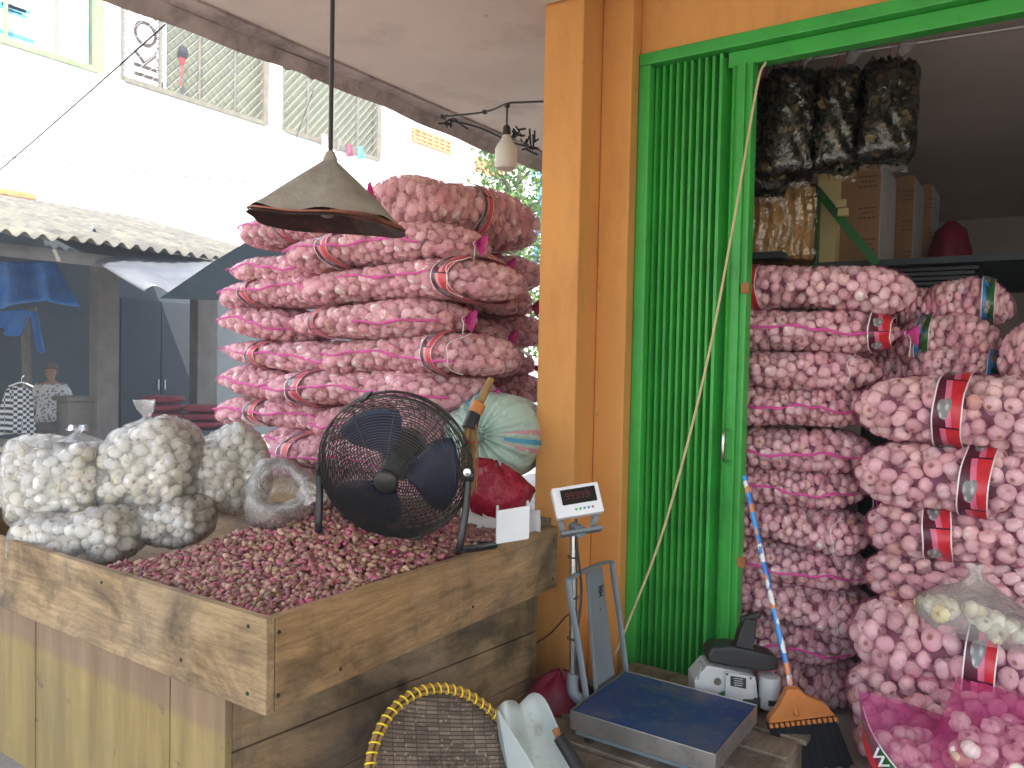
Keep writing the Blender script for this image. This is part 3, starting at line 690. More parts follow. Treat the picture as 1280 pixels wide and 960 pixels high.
# person
def person(base, face):
    t = thing('person', 'person in a short white printed blouse standing at the dark stall', 'person', base)
    o_ = A(*base); s_ = A(face[1], -face[0], 0); f_ = A(*face)
    J = [((0, 0, .62), (.10, .085)), ((0, 0, .82), (.105, .075)), ((0, 0, .96), (.13, .075)), ((0, .0, 1.03), (.045, .045)), ((0, .01, 1.08), (.042, .045)), ((0, .02, 1.16), (.075, .085)), ((0, .015, 1.22), (.055, .065))]
    E_ = [(k, k+1) for k in range(6)]
    for sg in (-1, 1):
        k = len(J); J += [((.15*sg, 0, .97), (.042, .042)), ((.20*sg, .0, .80), (.036, .036)), ((.21*sg, .04, .62), (.026, .026)), ((.21*sg, .06, .54), (.03, .018))]
        E_ += [(2, k), (k, k+1), (k+1, k+2), (k+2, k+3)]
        k = len(J); J += [((.075*sg, 0, .56), (.075, .08)), ((.08*sg, .01, .32), (.052, .055)), ((.08*sg, -.01, .06), (.035, .038)), ((.085*sg, .09, .03), (.03, .022))]
        E_ += [(0, k), (k, k+1), (k+1, k+2), (k+2, k+3)]
    me = bpy.data.meshes.new('body')
    me.from_pydata([tuple(s_*p[0]+f_*p[1]+A(0, 0, p[2])) for p, r in J], E_, [])
    o = link('body', me, t, off=o_); md = o.modifiers.new('skin', 'SKIN')
    for v, (p, r) in zip(me.skin_vertices[0].data, J): v.radius = r
    me.skin_vertices[0].data[0].use_root = True
    sb = o.modifiers.new('sub', 'SUBSURF'); sb.levels = 2; sb.render_levels = 2
    bpy.context.view_layer.update()
    m2 = bpy.data.meshes.new_from_object(o.evaluated_get(bpy.context.evaluated_depsgraph_get())); o.modifiers.clear(); o.data = m2
    m2.materials.clear(); m2.materials.append(G['skin']); m2.shade_smooth()
    loc = lambda x, y, z: o_+s_*x+f_*y+A(0, 0, z)
    b = B(); P = []
    for z, rx, ry in ((1.01, .075, .06), (.985, .155, .085), (.9, .165, .105), (.75, .165, .115), (.6, .175, .125), (.5, .19, .135)):
        P.append([loc(rx*math.cos(a), ry*math.sin(a)*(1+.06*math.sin(5*a)*(z < .9)), z) for a in np.arange(24)*math.pi/12])
    b.grid(np.array(P), cv_=True)
    for sg in (-1, 1):
        b.tube([loc(.13*sg, 0, .975), loc(.185*sg, .0, .88), loc(.215*sg, .01, .74), loc(.225*sg, .03, .66)], [.055, .062, .06, .068], 12, cap=False)
    b.build('blouse', 'printed', t, smooth=True, solid=.006)
    b = B(); b.box(-.001, .001, -.001, .001, -.001, .001) if False else None
    P = []
    for z, rr in ((.58, .135), (.5, .14), (.4, .15), (.34, .155)): P.append([loc(rr*math.cos(a), rr*.75*math.sin(a), z) for a in np.arange(20)*math.pi/10])
    b.grid(np.array(P), cv_=True); b.build('skirt', 'stall_post', t, smooth=True, solid=.006)
    b = B(); P = []
    for k, (z, rr) in enumerate(((1.10, .07), (1.15, .09), (1.21, .092), (1.26, .07), (1.285, .015))):
        P.append([loc(rr*.92*math.cos(a), -.015+rr*1.05*math.sin(a)*(1 if math.sin(a) < 0 or z > 1.2 else .2), z) for a in np.arange(20)*math.pi/10])
    b.grid(np.array(P), cv_=True); b.build('hair', 'hair', t, smooth=True)
    for nm, pts in (('eye', ((-.03, .1, 1.165), (.03, .1, 1.165))),):
        for p in pts: b = B(); b.lathe([(.001, .008), (.008, 0), (.001, -.008)], 8, loc(*p)); b.build('eye', 'black', t)
pp = at(64, 470, d=10.4)
person((pp[0], pp[1], -.0), (.75, -.66, 0))
# red folded sacks on a low bench deep in the stall
i = 0
rs = at(228, 535, d=10.2)
for r_ in range(4):
    for c_ in range(2):
        ctr = rs+_rt*(.27 if c_ else -.24)+A(0, 0, .055+.105*r_)+_rt*.02*rng.standard_normal()
        if r_ == 3 and c_: continue
        b = B(); P = []
        for t in np.linspace(-1, 1, 10):
            s_ = (1-abs(t)**5)**.5 if abs(t) < 1 else .02
            P.append([ctr+_rt*t*.27+_fw*.2*s_*math.cos(a)+A(0, 0, 1)*.05*s_*math.copysign(abs(math.sin(a))**.6, math.sin(a)) for a in np.arange(14)*math.pi/7])
        b.grid(np.array(P), cv_=True, cap=True)
        lab = f'dark red sack in the {"door-side" if not c_ else "garlic-side"} pile of the dark stall, ' + ('bottom', 'second', 'third', 'topmost')[r_]
        single('red_sack', b, 'red_cloth', lab, 'sack', smooth=True, ang=180, group='red sacks piled in the dark stall')
b = B(); c0 = rs*A(1, 1, 0)+A(0, 0, (rs[2])/2-.002); b.obox(c0, (_rt*.62, _fw*.3, A(0, 0, rs[2]/2-.002))); single('low_bench', b, 'stall_wall', 'low dark plinth under the red sacks', 'bench')
# tree and striped tarp at the far end of the lane
def tree():
    base = at(648, 300, d=12)*A(1, 1, 0)+_fw*.2; t = thing('leafy_tree', 'bright green leafy tree at the far end of the lane', 'tree', base)
    b = B(); top = base+A(0, 0, 4.6); b.tube(bez([base, base+A(.05, 0, 1.6), base+A(-.1, .1, 3), top], 12), np.linspace(.12, .03, 12)[:len(bez([base, base, base, top], 12))], 8); 
    for k in range(9):
        p = base+A(0, 0, 1.8+.3*k); a = k*2.4; b.tube([p, p+A(math.cos(a)*.5, math.sin(a)*.5, .5)], [.03, .01], 5)
    b.build('trunk', 'bark', t, smooth=True)
    b = B(); n = 5200; clump = [base+A(math.cos(k*2.4)*.42*(1+.4*math.sin(k)), math.sin(k*2.4)*.42, 1.7+.115*k) for k in range(30)]
    for k in range(n):
        c = clump[int(rng.integers(30))]+rng.standard_normal(3)*A(.17, .17, .13); u = rng.standard_normal(3); u /= np.linalg.norm(u); v = np.cross(u, rng.standard_normal(3)); v /= np.linalg.norm(v); s_ = .035+.03*rng.random()
        b.add([c-u*s_, c+v*s_*.5, c+u*s_, c-v*s_*.5], [(0, 1, 2, 3)])
    b.build('crown', 'leaf', t)
tree()
p0, p1 = at(657, 214, d=13.5), at(690, 214, d=13.5); b = B(); P = []
for u in np.linspace(0, 1, 6): P.append([p0*(1-v)+p1*v+A(0, 0, -1.75*u)+_fw*.05*math.sin(v*9+u*3) for v in np.linspace(0, 1, 10)])
b.grid(np.array(P)); single('striped_tarp', b, 'tarp_stripe', 'blue and white striped tarpaulin hanging at the far lane end', 'tarpaulin', smooth=True, solid=.01)
# wires
W = [((at(-60, 263, d=5.5), at(207, 30, d=3.95)), .0045, .01, 'thick dark wire slanting up to the canopy edge'),
     ((at(-60, 187, d=7), at(330, 229, d=7)), .005, .02, 'thin level wire crossing the lane'),
     ((at(20, 68, d=9), at(352, 223, d=8)), .003, .02, 'faint thin wire drooping towards the cone lamp'),
     ((at(352, 222, d=4.2), at(392, 112, d=4.2)), .002, .0, 'short hairline wire rising to the canopy beside the cone lamp')]
for (p, q), r_, s_, lb in W:
    b = B(); b.tube(sag(p, q, s_), r_, 5); single('overhead_wire', b, 'black' if r_ > .003 else 'wire_grey', lb, 'wire')

# ================================================================== MARKET BIN WITH SHALLOTS
BX, BY0, BY1, BZ = -1.55, 1.252, 2.65, .80
BL = -3.5
bn = thing('wooden_bin', 'large weathered plank bin on a boarded base heaped with shallots', 'bin', (-1.66, 1.29, 0))
b = B(); b.box(BL, BX, BY0, BY0+.026, .56, BZ); b.build('front_board', 'wood_x', bn, bevel=.003)
b = B(); b.box(BX-.028, BX, BY0+.029, BY1, .56, BZ); b.build('side_board', 'wood_y', bn, bevel=.003)
b = B(); b.box(BL, BX-.03, BY1-.026, BY1, .56, BZ+.03); b.build('back_board', 'wood_x', bn, bevel=.003)
b = B(); b.box(BL-.028, BL-.002, BY0, BY1, .56, BZ); b.build('side_board', 'wood_y', bn, bevel=.003)
b = B(); b.box(BL, BX-.03, BY0+.028, BY1-.028, .61, .642); b.build('bin_floor', 'wood_x', bn)
sx_ = [BL]+[at(px, 860, y=1.3)[0] for px in (44, 146, 212)]+[-1.775]
for k in range(len(sx_)-1):
    b = B(); b.box(sx_[k]+.0015, sx_[k+1]-.0015, 1.30+.002*(k % 2), 1.325, 0, .575); b.build('cladding_plank', 'painted_ply', bn, bevel=.002)
zs = [0, .19, .37, .559]
for k in range(3):
    b = B(); e0, e1_ = A(-1.779, 1.327, 0), A(-1.632, 2.64, 0); tk = A(-.024, .003, 0); o2 = A(.002*(k % 2), 0, 0); b.prism([e0+o2+A(0, 0, zs[k]+.002), e1_+o2+A(0, 0, zs[k]+.002), e1_+o2+A(0, 0, zs[k+1]-.002), e0+o2+A(0, 0, zs[k+1]-.002)], tk); b.build('side_plank', 'wood_body', bn, bevel=.003)
b = B(); b.box(-1.79, -1.60, 2.552, 2.60, 0, .558); b.build('side_plank', 'wood_body', bn) if False else None
b = B(); b.box(-1.60, -1.578, 1.9, 2.6, .535, .559); b.build('batten', 'wood_grey', bn) if False else None
for (x, y, z) in [(-1.62, BY0-.001, .77), (-1.62, BY0-.001, .60), (-1.9, BY0-.001, .62), (-2.3, BY0-.001, .76)]: b = B(); b.lathe([(.0, .002), (.005, .001), (.006, -.002)], 8, (x, y, z), (0, -1, 0)); b.build('nail', 'black', bn)
for (y, z) in [(1.29, .76), (1.29, .60), (1.5, .6), (2.1, .62), (2.62, .75), (2.62, .6)]: b = B(); b.lathe([(.0, .002), (.005, .001), (.006, -.002)], 8, (BX+.001, y, z), (1, 0, 0)); b.build('nail', 'black', bn)

def heap_z(x, y):
    z = .748+.17*np.exp(-((x+2.1)**2+(y-2.06)**2)/.2)
    f = np.clip((x+2.72-.45*(y-1.3))/.3, 0, 1); f = f*f*(3-2*f)
    return .66+(z-.66)*f
def shallot_mesh(k):
    r_ = random.Random(k); n = 9
    l, w = .0122*r_.uniform(.85, 1.25), .0096*r_.uniform(.8, 1.2)
    prof = [(.02, -1.12), (.28, -.98), (.72, -.66), (.98, -.12), (.93, .25), (.62, .62), (.25, .95), (.1, 1.35), (.05, 1.55)]
    th = np.arange(n)*2*math.pi/n
    P = np.array([[(w*r*(1+.05*math.cos(2*t+k))*math.cos(t)+.0015*h*math.sin(k), w*r*math.sin(t)*(.88+.1*math.sin(k)), l*h) for t in th] for r, h in prof])
    b = B(); b.grid(P, cv_=True)
    V = P.reshape(-1, 3); hue = np.repeat(np.array([h for r, h in prof]), n)
    return V, b.F, hue
PAL = [(.26, .070, .080), (.19, .050, .055), (.30, .125, .115), (.28, .165, .095), (.20, .11, .07), (.37, .20, .155), (.23, .085, .085), (.38, .23, .15), (.36, .085, .135)]
SH = [shallot_mesh(k) for k in range(8)]
def shallot_cols(hue, pal):
    c = np.tile(np.array(pal), (len(hue), 1)); tip = np.clip((np.abs(hue)-.85)/.6, 0, 1)[:, None]
    return c*(1-tip)+A(.36, .23, .13)*tip
pts = []
sp_ = .0150
for i, x in enumerate(np.arange(-3.0, BX-.038, sp_)):
    for y in np.arange(BY0+.045, BY1-.04, sp_*.9):
        xx, yy = x+rng.normal(0, .004), y+(i % 2)*sp_*.45+rng.normal(0, .004)
        if xx > BX-.043 or yy > BY1-.042 or yy < BY0+.043: continue
        z = heap_z(xx, yy)
        if z < .68: continue
        pts.append((xx, yy, z+rng.normal(0, .005)+.004))
for k in range(900):
    xx, yy = rng.uniform(-2.7, BX-.05), rng.uniform(BY0+.05, BY1-.05); z = heap_z(xx, yy)
    if z > .7: pts.append((xx, yy, z+.014))
pts = np.array(pts); dist = np.linalg.norm(pts-CAM, axis=1); order = np.argsort(dist)
def rand_rot(flat=.35):
    u = rng.standard_normal(3)*A(1, 1, flat); u /= np.linalg.norm(u); v = np.cross(u, rng.standard_normal(3)); v /= np.linalg.norm(v)
    return np.array([v, np.cross(u, v), u]).T
b = B()
gx, gy = np.linspace(-3.05, BX-.03, 60), np.linspace(BY0+.03, BY1-.028, 50)
b.grid(np.array([[(x, y, heap_z(x, y)-.010-.05*(heap_z(x, y) < .672)) for y in gy] for x in gx]), mi=1)
for i in order[300:]:
    V, Fc, hue = SH[int(rng.integers(8))]; b.add(V@rand_rot().T*rng.uniform(.8, 1.15)+pts[i], Fc, 0, shallot_cols(hue, A(*PAL[int(rng.integers(9))])*rng.uniform(1.0, 1.75)))
G['heap_base'] = mat('heap_base', (.10, .035, .05), .9, .3, 30)
single('shallot_heap', b, ['shallot', 'heap_base'], 'heap of small purple shallots filling the wooden bin', 'shallots', (-2.1, 1.9, .65), kind='stuff', smooth=True, ang=180)
SM = []
for k in range(16):
    V, Fc, hue = SH[k % 8]; b = B(); b.add(V, Fc, 0, shallot_cols(hue, A(*PAL[(k*4) % 9])*(1.05+.6*((k*7) % 5)/4))); SM.append(b.mesh('shallot', 'shallot', smooth=True, ang=180))
for i in order[:300]:
    o = bpy.data.objects.new('shallot', SM[int(rng.integers(16))]); COL.objects.link(o)
    m4 = Matrix(rand_rot().tolist()).to_4x4(); m4.translation = Vector(pts[i].tolist()); o.matrix_world = m4
    tag(o, 'small purple brown shallot at the front of the heap in the bin', 'shallot', 'shallots at the front of the heap')

# ================================================================== SACKS OF GARLIC
def bulb_tmpl(k):
    n = 20; prof = [(.01, -.60, 1), (.20, -.68, 1), (.27, -.69, .55), (.42, -.66, .08), (.78, -.43, 0), (.97, -.10, 0), (1.0, .18, 0), (.86, .47, 0), (.56, .70, .05), (.28, .84, .15), (.15, .98, .35), (.12, 1.20, .6), (.02, 1.18, 1)]
    th = np.arange(n)*2*math.pi/n; r_ = random.Random(k); ph = r_.random()*6
    nl = (10, 5, 10)[k % 3]
    P = np.array([[(r*(1+(.05 if nl == 5 else .032)*math.cos(nl*t+ph)*min(1, r*1.2)+.05*math.cos(t+k))*math.cos(t), r*(1+(.05 if nl == 5 else .032)*math.cos(nl*t+ph)*min(1, r*1.2))*math.sin(t), h*(.95+.035*k)) for t in th] for r, h, br in prof])
    b = B(); b.grid(P, cv_=True); return P.reshape(-1, 3), b.F, np.repeat(np.array([br for r, h, br in prof]), n), np.tile(1+.10*np.cos(nl*th+ph)+.05*np.cos(3*th+k), len(prof))
BT = [bulb_tmpl(k) for k in range(4)]
PINK = [(.88, .75, .69), (.85, .68, .64), (.80, .60, .58), (.86, .71, .62), (.76, .56, .52), (.89, .79, .73)]
WHITE = [(.93, .88, .77), (.94, .90, .81), (.90, .83, .67), (.92, .87, .75)]
def scatter_bulbs(b, pos, nrm, r, pal, mi=0, press=None, out_bias=.4):
    for p, q in zip(pos, nrm):
        V, Fc, br, lon = BT[int(rng.integers(4))]
        u = rng.standard_normal(3)+q*out_bias*(1 if rng.random() < .6 else -1); u /= np.linalg.norm(u)
        v = np.cross(u, rng.standard_normal(3)); v /= np.linalg.norm(v); M_ = np.array([v, np.cross(u, v), u]).T
        s_ = r*rng.uniform(.8, 1.12); c = A(*pal[int(rng.integers(len(pal)))])*rng.uniform(.82, 1.1)
        if rng.random() < .03 and pal is PINK: c = c*A(.75, .62, .48)
        cc = c*(1-br[:, None])*lon[:, None]+A(.34, .21, .12)*br[:, None]
        W_ = V@M_.T*s_
        if press is not None: ex = np.maximum(W_@q-press*r, 0); W_ = W_-np.outer(ex*.85, q)
        b.add(W_+p, Fc, mi, cc)
def surf_points(Sf, n_try, dmin, off):
    T = rng.uniform(-.97, .97, n_try); TH = rng.uniform(0, 2*math.pi, n_try)
    ok = [i for i in range(n_try) if np.linalg.norm((Sf(T[i], 0, off)-Sf(T[i], math.pi, off)))/2 > dmin*.55]
    T, TH = T[ok], TH[ok]; n_try = len(ok)
    P = np.array([Sf(t, a, off) for t, a in zip(T, TH)]); keep = []
    K = np.empty((0, 3))
    for i in range(n_try):
        if len(K) == 0 or np.min(((K-P[i])**2).sum(1)) > dmin*dmin: K = np.vstack([K, P[i]]); keep.append(i)
    nr = []
    for i in keep:
        e = 1e-3; a = Sf(T[i]+e, TH[i], off)-Sf(T[i]-e, TH[i], off); c = Sf(T[i], TH[i]+e, off)-Sf(T[i], TH[i]-e, off); q = np.cross(c, a); l = np.linalg.norm(q); nr.append(q/l if l > 1e-12 else A(0, 0, 1))
    return K, np.array(nr)
def sack_shape(L, Wd, H, eL, eR, seed, n=2.15, lump=.045):
    r_ = random.Random(seed); p1, p2, p3, p4 = [r_.random()*6.28 for _ in range(4)]
    def e(kind, d):
        d = max(0, d)
        if kind == 'point': q = min(1, d/.85); return q**.72, q**.62
        if kind == 'tied': q = min(1, d/.55); return .10+.90*math.sin(q*math.pi/2)**.8, .14+.86*math.sin(q*math.pi/2)**.75
        q = min(1, d/.42); v = (1-(1-q)**2.6)**.5; return .05+.95*v, .05+.95*v
    def Sf(t, th, off=0.):
        (aL, hL), (aR, hR) = e(eL, 1+t), e(eR, 1-t)
        a = Wd/2*aL*aR*(1+lump*math.sin(2.6*t+p1)); h = H/2*hL*hR*(1+lump*1.3*math.sin(3.7*t+p2))
        lm = 1+lump*.6*math.sin(3*th+5*t+p3)+lump*.4*math.sin(2*th-8*t+p4)
        a = max(.004, a*lm+off); h = max(.004, h*lm+off)
        c, s = math.cos(th), math.sin(th)
        y = a*math.copysign(abs(c)**(2/n), c); z = h*math.copysign(abs(s)**(2/n), s)
        return A((L/2+off)*t, y+.015*math.sin(2*t+p4), z+.012*math.sin(2.2*t+p3)-.02*t*t)
    return Sf
def make_proto(L, Wd, H, eL, eR, seed, r, net='net_pink', pal=PINK, core='dark_core', stems=0, n=2.15, lump=.045, dens=1.5, tint=1., shell=True, tries=5200):
    Sf = sack_shape(L, Wd, H, eL, eR, seed, n, lump)
    K, nr = surf_points(Sf, tries, r*dens, -r*.80)
    b = B(); scatter_bulbs(b, K, nr, r, pal, press=.86)
    K2, nr2 = surf_points(Sf, tries//3, r*1.6, -r*1.95); scatter_bulbs(b, K2, nr2, r, pal)
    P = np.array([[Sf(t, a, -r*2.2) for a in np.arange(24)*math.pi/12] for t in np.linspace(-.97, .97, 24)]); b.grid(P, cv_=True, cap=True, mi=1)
    for k in range(stems):
        i = int(rng.integers(len(K))); p = K[i]+nr[i]*r*.8; d = np.cross(nr[i], rng.standard_normal(3)); d /= np.linalg.norm(d)
        b.tube([p-d*r*.9, p+nr[i]*.004, p+d*r*.9], [r*.09, r*.07, r*.11], 5, mi=2)
    bm = b.mesh('garlic_bulbs', ['garlic', core, 'stem'], smooth=True, ang=180)
    b = B(); nt_, na = 62, 44; P = np.zeros((nt_, na, 3))
    for i, t in enumerate(np.sin(np.linspace(-1, 1, nt_)*math.pi/2)):
        for j in range(na):
            p = Sf(t, j*2*math.pi/na, .006); d = math.sqrt(np.min(((K-p)**2).sum(1))); ins = min(.45*max(0, d-r*.98), .010)
            P[i, j] = Sf(t, j*2*math.pi/na, .006-ins)
    b.grid(P, cv_=True, cap=True)
    sm = b.mesh('net_bag', net, smooth=True, ang=180)
    return dict(S=Sf, bulbs=bm, shell=sm, L=L, H=H, W=Wd)
PR = {}
PR['a'] = make_proto(1.06, .52, .188, 'point', 'round', 1, .0285)
PR['b'] = make_proto(1.06, .52, .188, 'round', 'round', 2, .0285)
PR['c'] = make_proto(1.06, .52, .188, 'round', 'tied', 3, .0285)
PR['d'] = make_proto(1.00, .53, .19, 'point', 'tied', 4, .0285)
PR['e'] = make_proto(.92, .46, .20, 'round', 'tied', 5, .0300, 'net_shop')
PR['f'] = make_proto(.92, .46, .20, 'round', 'round', 6, .0295, 'net_shop')
PR['g'] = make_proto(1.10, .46, .275, 'round', 'round', 7, .0320, 'net_shop')
PR['k'] = make_proto(.56, .42, .21, 'round', 'tied', 9, .0300, 'net_shop')
PR['h'] = make_proto(1.10, .46, .275, 'round', 'round', 8, .0320, 'net_shop')

def sack(proto, pos, rz=0, label='', group=None, scale=(1, 1, 1), tilt=0, roll=0, band=None, bmat='band_coral', bw=.085, seam=None, tie=0, string=False, turn=0.):
    p = PR[proto]; Sf = p['S']
    t = thing('garlic_sack', label, 'garlic sack', (0, 0, 0), group)
    o = bpy.data.objects.new('garlic_bulbs', p['bulbs']); COL.objects.link(o); o.parent = t; o['kind'] = 'stuff'
    o = bpy.data.objects.new('net_bag', p['shell']); COL.objects.link(o); o.parent = t
    if band is not None:
        b = B(); hw = bw/p['L']; ts = np.linspace(band-hw, band+hw, 9); na = 48; P = []; sk = rng.uniform(-.05, .05)
        for tt in ts: P.append([Sf(tt+sk*math.sin(a+1), a, .011+.002*math.sin(a*7+tt*20)) for a in np.arange(na)*2*math.pi/na])
        P = np.array(P); m_ = na; f = []; uv = []; v0 = rng.random()
        for i in range(8):
            for j in range(na):
                j2 = (j+1) % na; f.append((i*m_+j, i*m_+j2, (i+1)*m_+j2, (i+1)*m_+j)); va, vb = v0+j/na*5., v0+(j+1)/na*5.
                uv.append(((i/8, va), (i/8, vb), ((i+1)/8, vb), ((i+1)/8, va)))
        b.add(P.reshape(-1, 3), f, 0, None, uv); b.build('label_band', bmat, t, smooth=True, ang=180, local=True)
    if seam is not None:
        t0, t1, th0, th1 = seam; b = B(); w_ = rng.uniform(0, 6); pts_ = []
        for tt in np.linspace(t0, t1, 40): pts_.append((tt, th0+(th1-th0)*(tt-t0)/(t1-t0)+.10*math.sin(tt*6+w_)+.04*math.sin(tt*17+w_)))
        P = [[Sf(tt, a-.05-.02*math.sin(tt*23), .006) for tt, a in pts_], [Sf(tt, a, .014) for tt, a in pts_], [Sf(tt, a+.05+.015*math.sin(tt*31), .006) for tt, a in pts_]]
        b.grid(np.array(P)); b.build('seam', 'magenta', t, smooth=True, ang=180, local=True)
    if tie:
        q = Sf(.99*tie, math.pi, 0)*A(1, .3, 1); d = A(tie, -.5, -.15); d /= np.linalg.norm(d); b = B(); e1 = A(0, .4, 1); e2 = np.cross(d, e1)
        P = []
        for k, s_ in enumerate((.012, .010, .03, .05)):
            P.append([q+d*.026*k+(e1*math.cos(a)*.9+e2*math.sin(a)*.5)*s_*(1+.3*math.sin(3*a+k)) for a in np.arange(12)*math.pi/6])
        b.grid(np.array(P), cv_=True); tf = b.build('gathered_end', 'magenta', t, smooth=True, ang=180, local=True)
        b = B(); b.tube(bez([q+d*.02, q+d*.05+A(0, -.03, -.02), q+d*.04+A(.01, -.045, -.10)], 10), .0022, 5, col=None); b.tube([q+d*.024+.013*(e1*math.cos(a)+e2*math.sin(a)) for a in np.arange(10)*math.pi/5], .0025, 5, closed=True)
        b.build('tie_string', 'string', tf, local=True)
    if string:
        b = B(); s0 = .72; P = [Sf(s0+.02*math.sin(k), a, .012) for k, a in enumerate(np.linspace(math.pi*.62, math.pi*1.3, 14))]; b.tube(P, .0025, 5); b.build('tie_string', 'string', t, local=True)
    from mathutils import Euler
    m4 = Matrix.Translation(Vector([float(q) for q in pos])) @ Euler((roll+turn, tilt, rz)).to_matrix().to_4x4() @ Matrix.Diagonal((*scale, 1))
    t.matrix_world = m4
    return t
GO = 'pink net garlic sacks stacked outside the shop'
LZ = {0: 2.16, 1: 2.165, 2: 1.99, 3: 1.812, 4: 1.634, 5: 1.46, 6: 1.29, 7: 1.125, 8: .965}
ORD = {2: 'second', 3: 'third', 4: 'fourth', 5: 'fifth', 6: 'sixth', 7: 'seventh', 8: 'eighth', 9: 'ninth', 10: 'tenth', 11: 'eleventh', 12: 'twelfth', 13: 'thirteenth'}
MAIN = {2: ('b', 363, 574, -.28, (-.9, .75, 3.0, 3.3), 1), 3: ('b', 372, 621, .66, (-.35, .55, 2.95, 3.05), 0), 4: ('a', 338, 566, -.2, (.25, .95, 3.2, 3.4), 1), 5: ('b', 410, 619, .48, (-.95, .8, 2.75, 3.5), 0),
        6: ('b', 341, 592, -.5, (-.9, .9, 3.0, 3.3), 1), 7: ('b', 400, 566, .3, (-.9, .9, 3.1, 3.3), 0), 8: ('b', 345, 560, -.55, (-.9, .9, 3.2, 3.4), 0)}
def span(px0, px1, y):
    x0, x1 = at(px0, 440, y=y)[0], at(px1, 440, y=y)[0]; return (x0+x1)/2, (x1-x0)
FY = 2.92
for k, (pr, a_, c_, bd, sm, ti) in MAIN.items():
    cx, ln = span(a_, c_, FY-.1)
    sack(pr, (cx, FY+rng.normal(0, .012), LZ[k]), rng.normal(0, .02), f'long pink garlic sack showing its whole side, {ORD[k]} layer of the outdoor stack', GO, (ln/1.06, 1, 1.0), rng.normal(0, .012), 0, bd, 'band_coral', .075, sm, ti, ti == 0)
LEFT = {1: ('b', 318, 440, -.05, 2.165), 2: ('a', 279, 420, None, 1.945), 3: ('b', 293, 440, -.35, None), 4: ('d', 266, 400, None, None), 5: ('a', 266, 470, -.1, None), 6: ('d', 264, 400, None, None), 7: ('b', 286, 470, -.25, None), 8: ('d', 322, 460, None, None)}
for k, (pr, a_, c_, bd, zz) in LEFT.items():
    cx, ln = span(a_, c_, FY+.1); ln = max(ln, .85); x0 = at(a_, 440, y=FY+.1)[0]
    sack(pr, (x0+ln/2, FY+.16, (zz or LZ[k])-.005), rng.normal(0, .02), f'pink garlic sack with end poking out lane-ward, {"top" if k == 1 else ORD[k]} layer of outdoor stack', GO, (ln/1.06, 1, 1.), .03+rng.normal(0, .015), 0, bd, 'band_coral', .075, (-.98, .8, 2.95, 3.15), 0)
for k in range(2, 9):
    for j, (y_, xe_) in enumerate(((3.40, -2.30), (3.86, -2.42))):
        xr = xe_+rng.normal(0, .03)
        sack(('c', 'b')[(k+j) % 2], (xr-.52, y_, LZ[k]-.02+rng.normal(0, .008)), rng.normal(0, .03), f'pink garlic sack end-on near the orange pillar, {("middle", "rear")[j]} row, {ORD[k]} layer outdoors', GO, (1, 1, 1), rng.normal(0, .02), 0, .62 if (k+j) % 3 == 0 else None, 'band_coral', .07, (-.5, .9, 3.1, 3.3) if k % 2 else None, 1 if (k+j) % 2 == 0 else 0)
t0 = at(470, 252, y=2.86); t1 = at(628, 285, y=3.75)
sack('b', (-2.60, 3.30, 2.215), R(90-6), 'topmost pink garlic sack lying crosswise on the outdoor stack behind the cone lamp', GO, (1.06, .92, 1.5), .045, 0, -.02, 'band_coral', .075, None, -1, False)
for k in range(9, 14):       # lower layers down to the ground, mostly behind the bin
    z = .965-.165*(k-8)
    for j, (x_, y_) in enumerate(((-3.3, FY+.14), (-2.75, FY+.36))):
        sack(('b', 'c')[j], (x_+(.0 if j == 0 else .35)+rng.normal(0, .03), FY+.02+.2*(1-j), max(z, .11)), 0, f'pink garlic sack low behind the bin, {ORD[k]} outdoor layer, {("lane", "fan")[j]} side', GO, (1, .95, 1), 0, 0, None)
    if k % 1 == 0: sack('c', (-2.85, 3.5, max(z, .11)), 0, f'pink garlic sack low in the outdoor stack, {ORD[k]} layer, rear row', GO, (1, 1, 1))

# inside the shop: first column against the gate
GI = 'pink net garlic sacks stacked inside the shop'
C1 = [(355, 1132, 'f', .20, .84, -.52, 'x'), (409, 1114, 'e', .19, .80, .80, 's'), (461, 1090, 'e', .19, .80, -.52, ''), (508, 1084, 'e', .18, .62, None, 's'), (566, 1086, 'e', .20, .80, -.50, 's'), (613, 1072, 'e', .18, .62, None, 's'), (664, 1076, 'f', .18, .70, None, ''), (714, 1080, 'e', .18, .70, None, 's'), (763, 1080, 'f', .19, .80, -.5, ''), (814, 1062, 'e', .19, .70, None, 's'), (862, 1060, 'f', .18, .70, None, '')]
C1N = ['topmost', 'second', 'third', 'fourth', 'fifth', 'sixth', 'seventh', 'eighth', 'ninth', 'tenth', 'lowest']
for k, (py, pr_, pt, H_, L_, bd, sm) in enumerate(C1):
    yv = 3.61
    xr = at(pr_, py, y=yv-.08)[0]+.035; z = at(1010, py, y=yv-.2)[2]
    z = max(z, .10)
    sack(pt, (xr-L_/2, yv+rng.normal(0, .015), z), rng.normal(0, .035), f'pink garlic sack in the column beside the green gate, {C1N[k]} one of the column', GI, (L_/.92, 1, H_/.20*.98), rng.normal(0, .02), 0, bd, 'band_red', .085, (-.9, .9, 2.95, 3.25) if sm == 's' else None, 1 if sm == 's' else 0, sm == '')
# small sacks wedged behind that column
for k, (px, py, y_, L_, lb) in enumerate(((1122, 384, 3.95, .42, 'high up'), (1100, 466, 3.95, .5, 'halfway up'), (1108, 428, 3.98, .5, 'just under the top'))):
    p = at(px, py, y=y_); sack('f', (p[0], y_, p[2]), .1, f'pink garlic sack wedged between the two inside columns, {lb}', GI, (L_/.92, .8, .95), 0, 0, None)
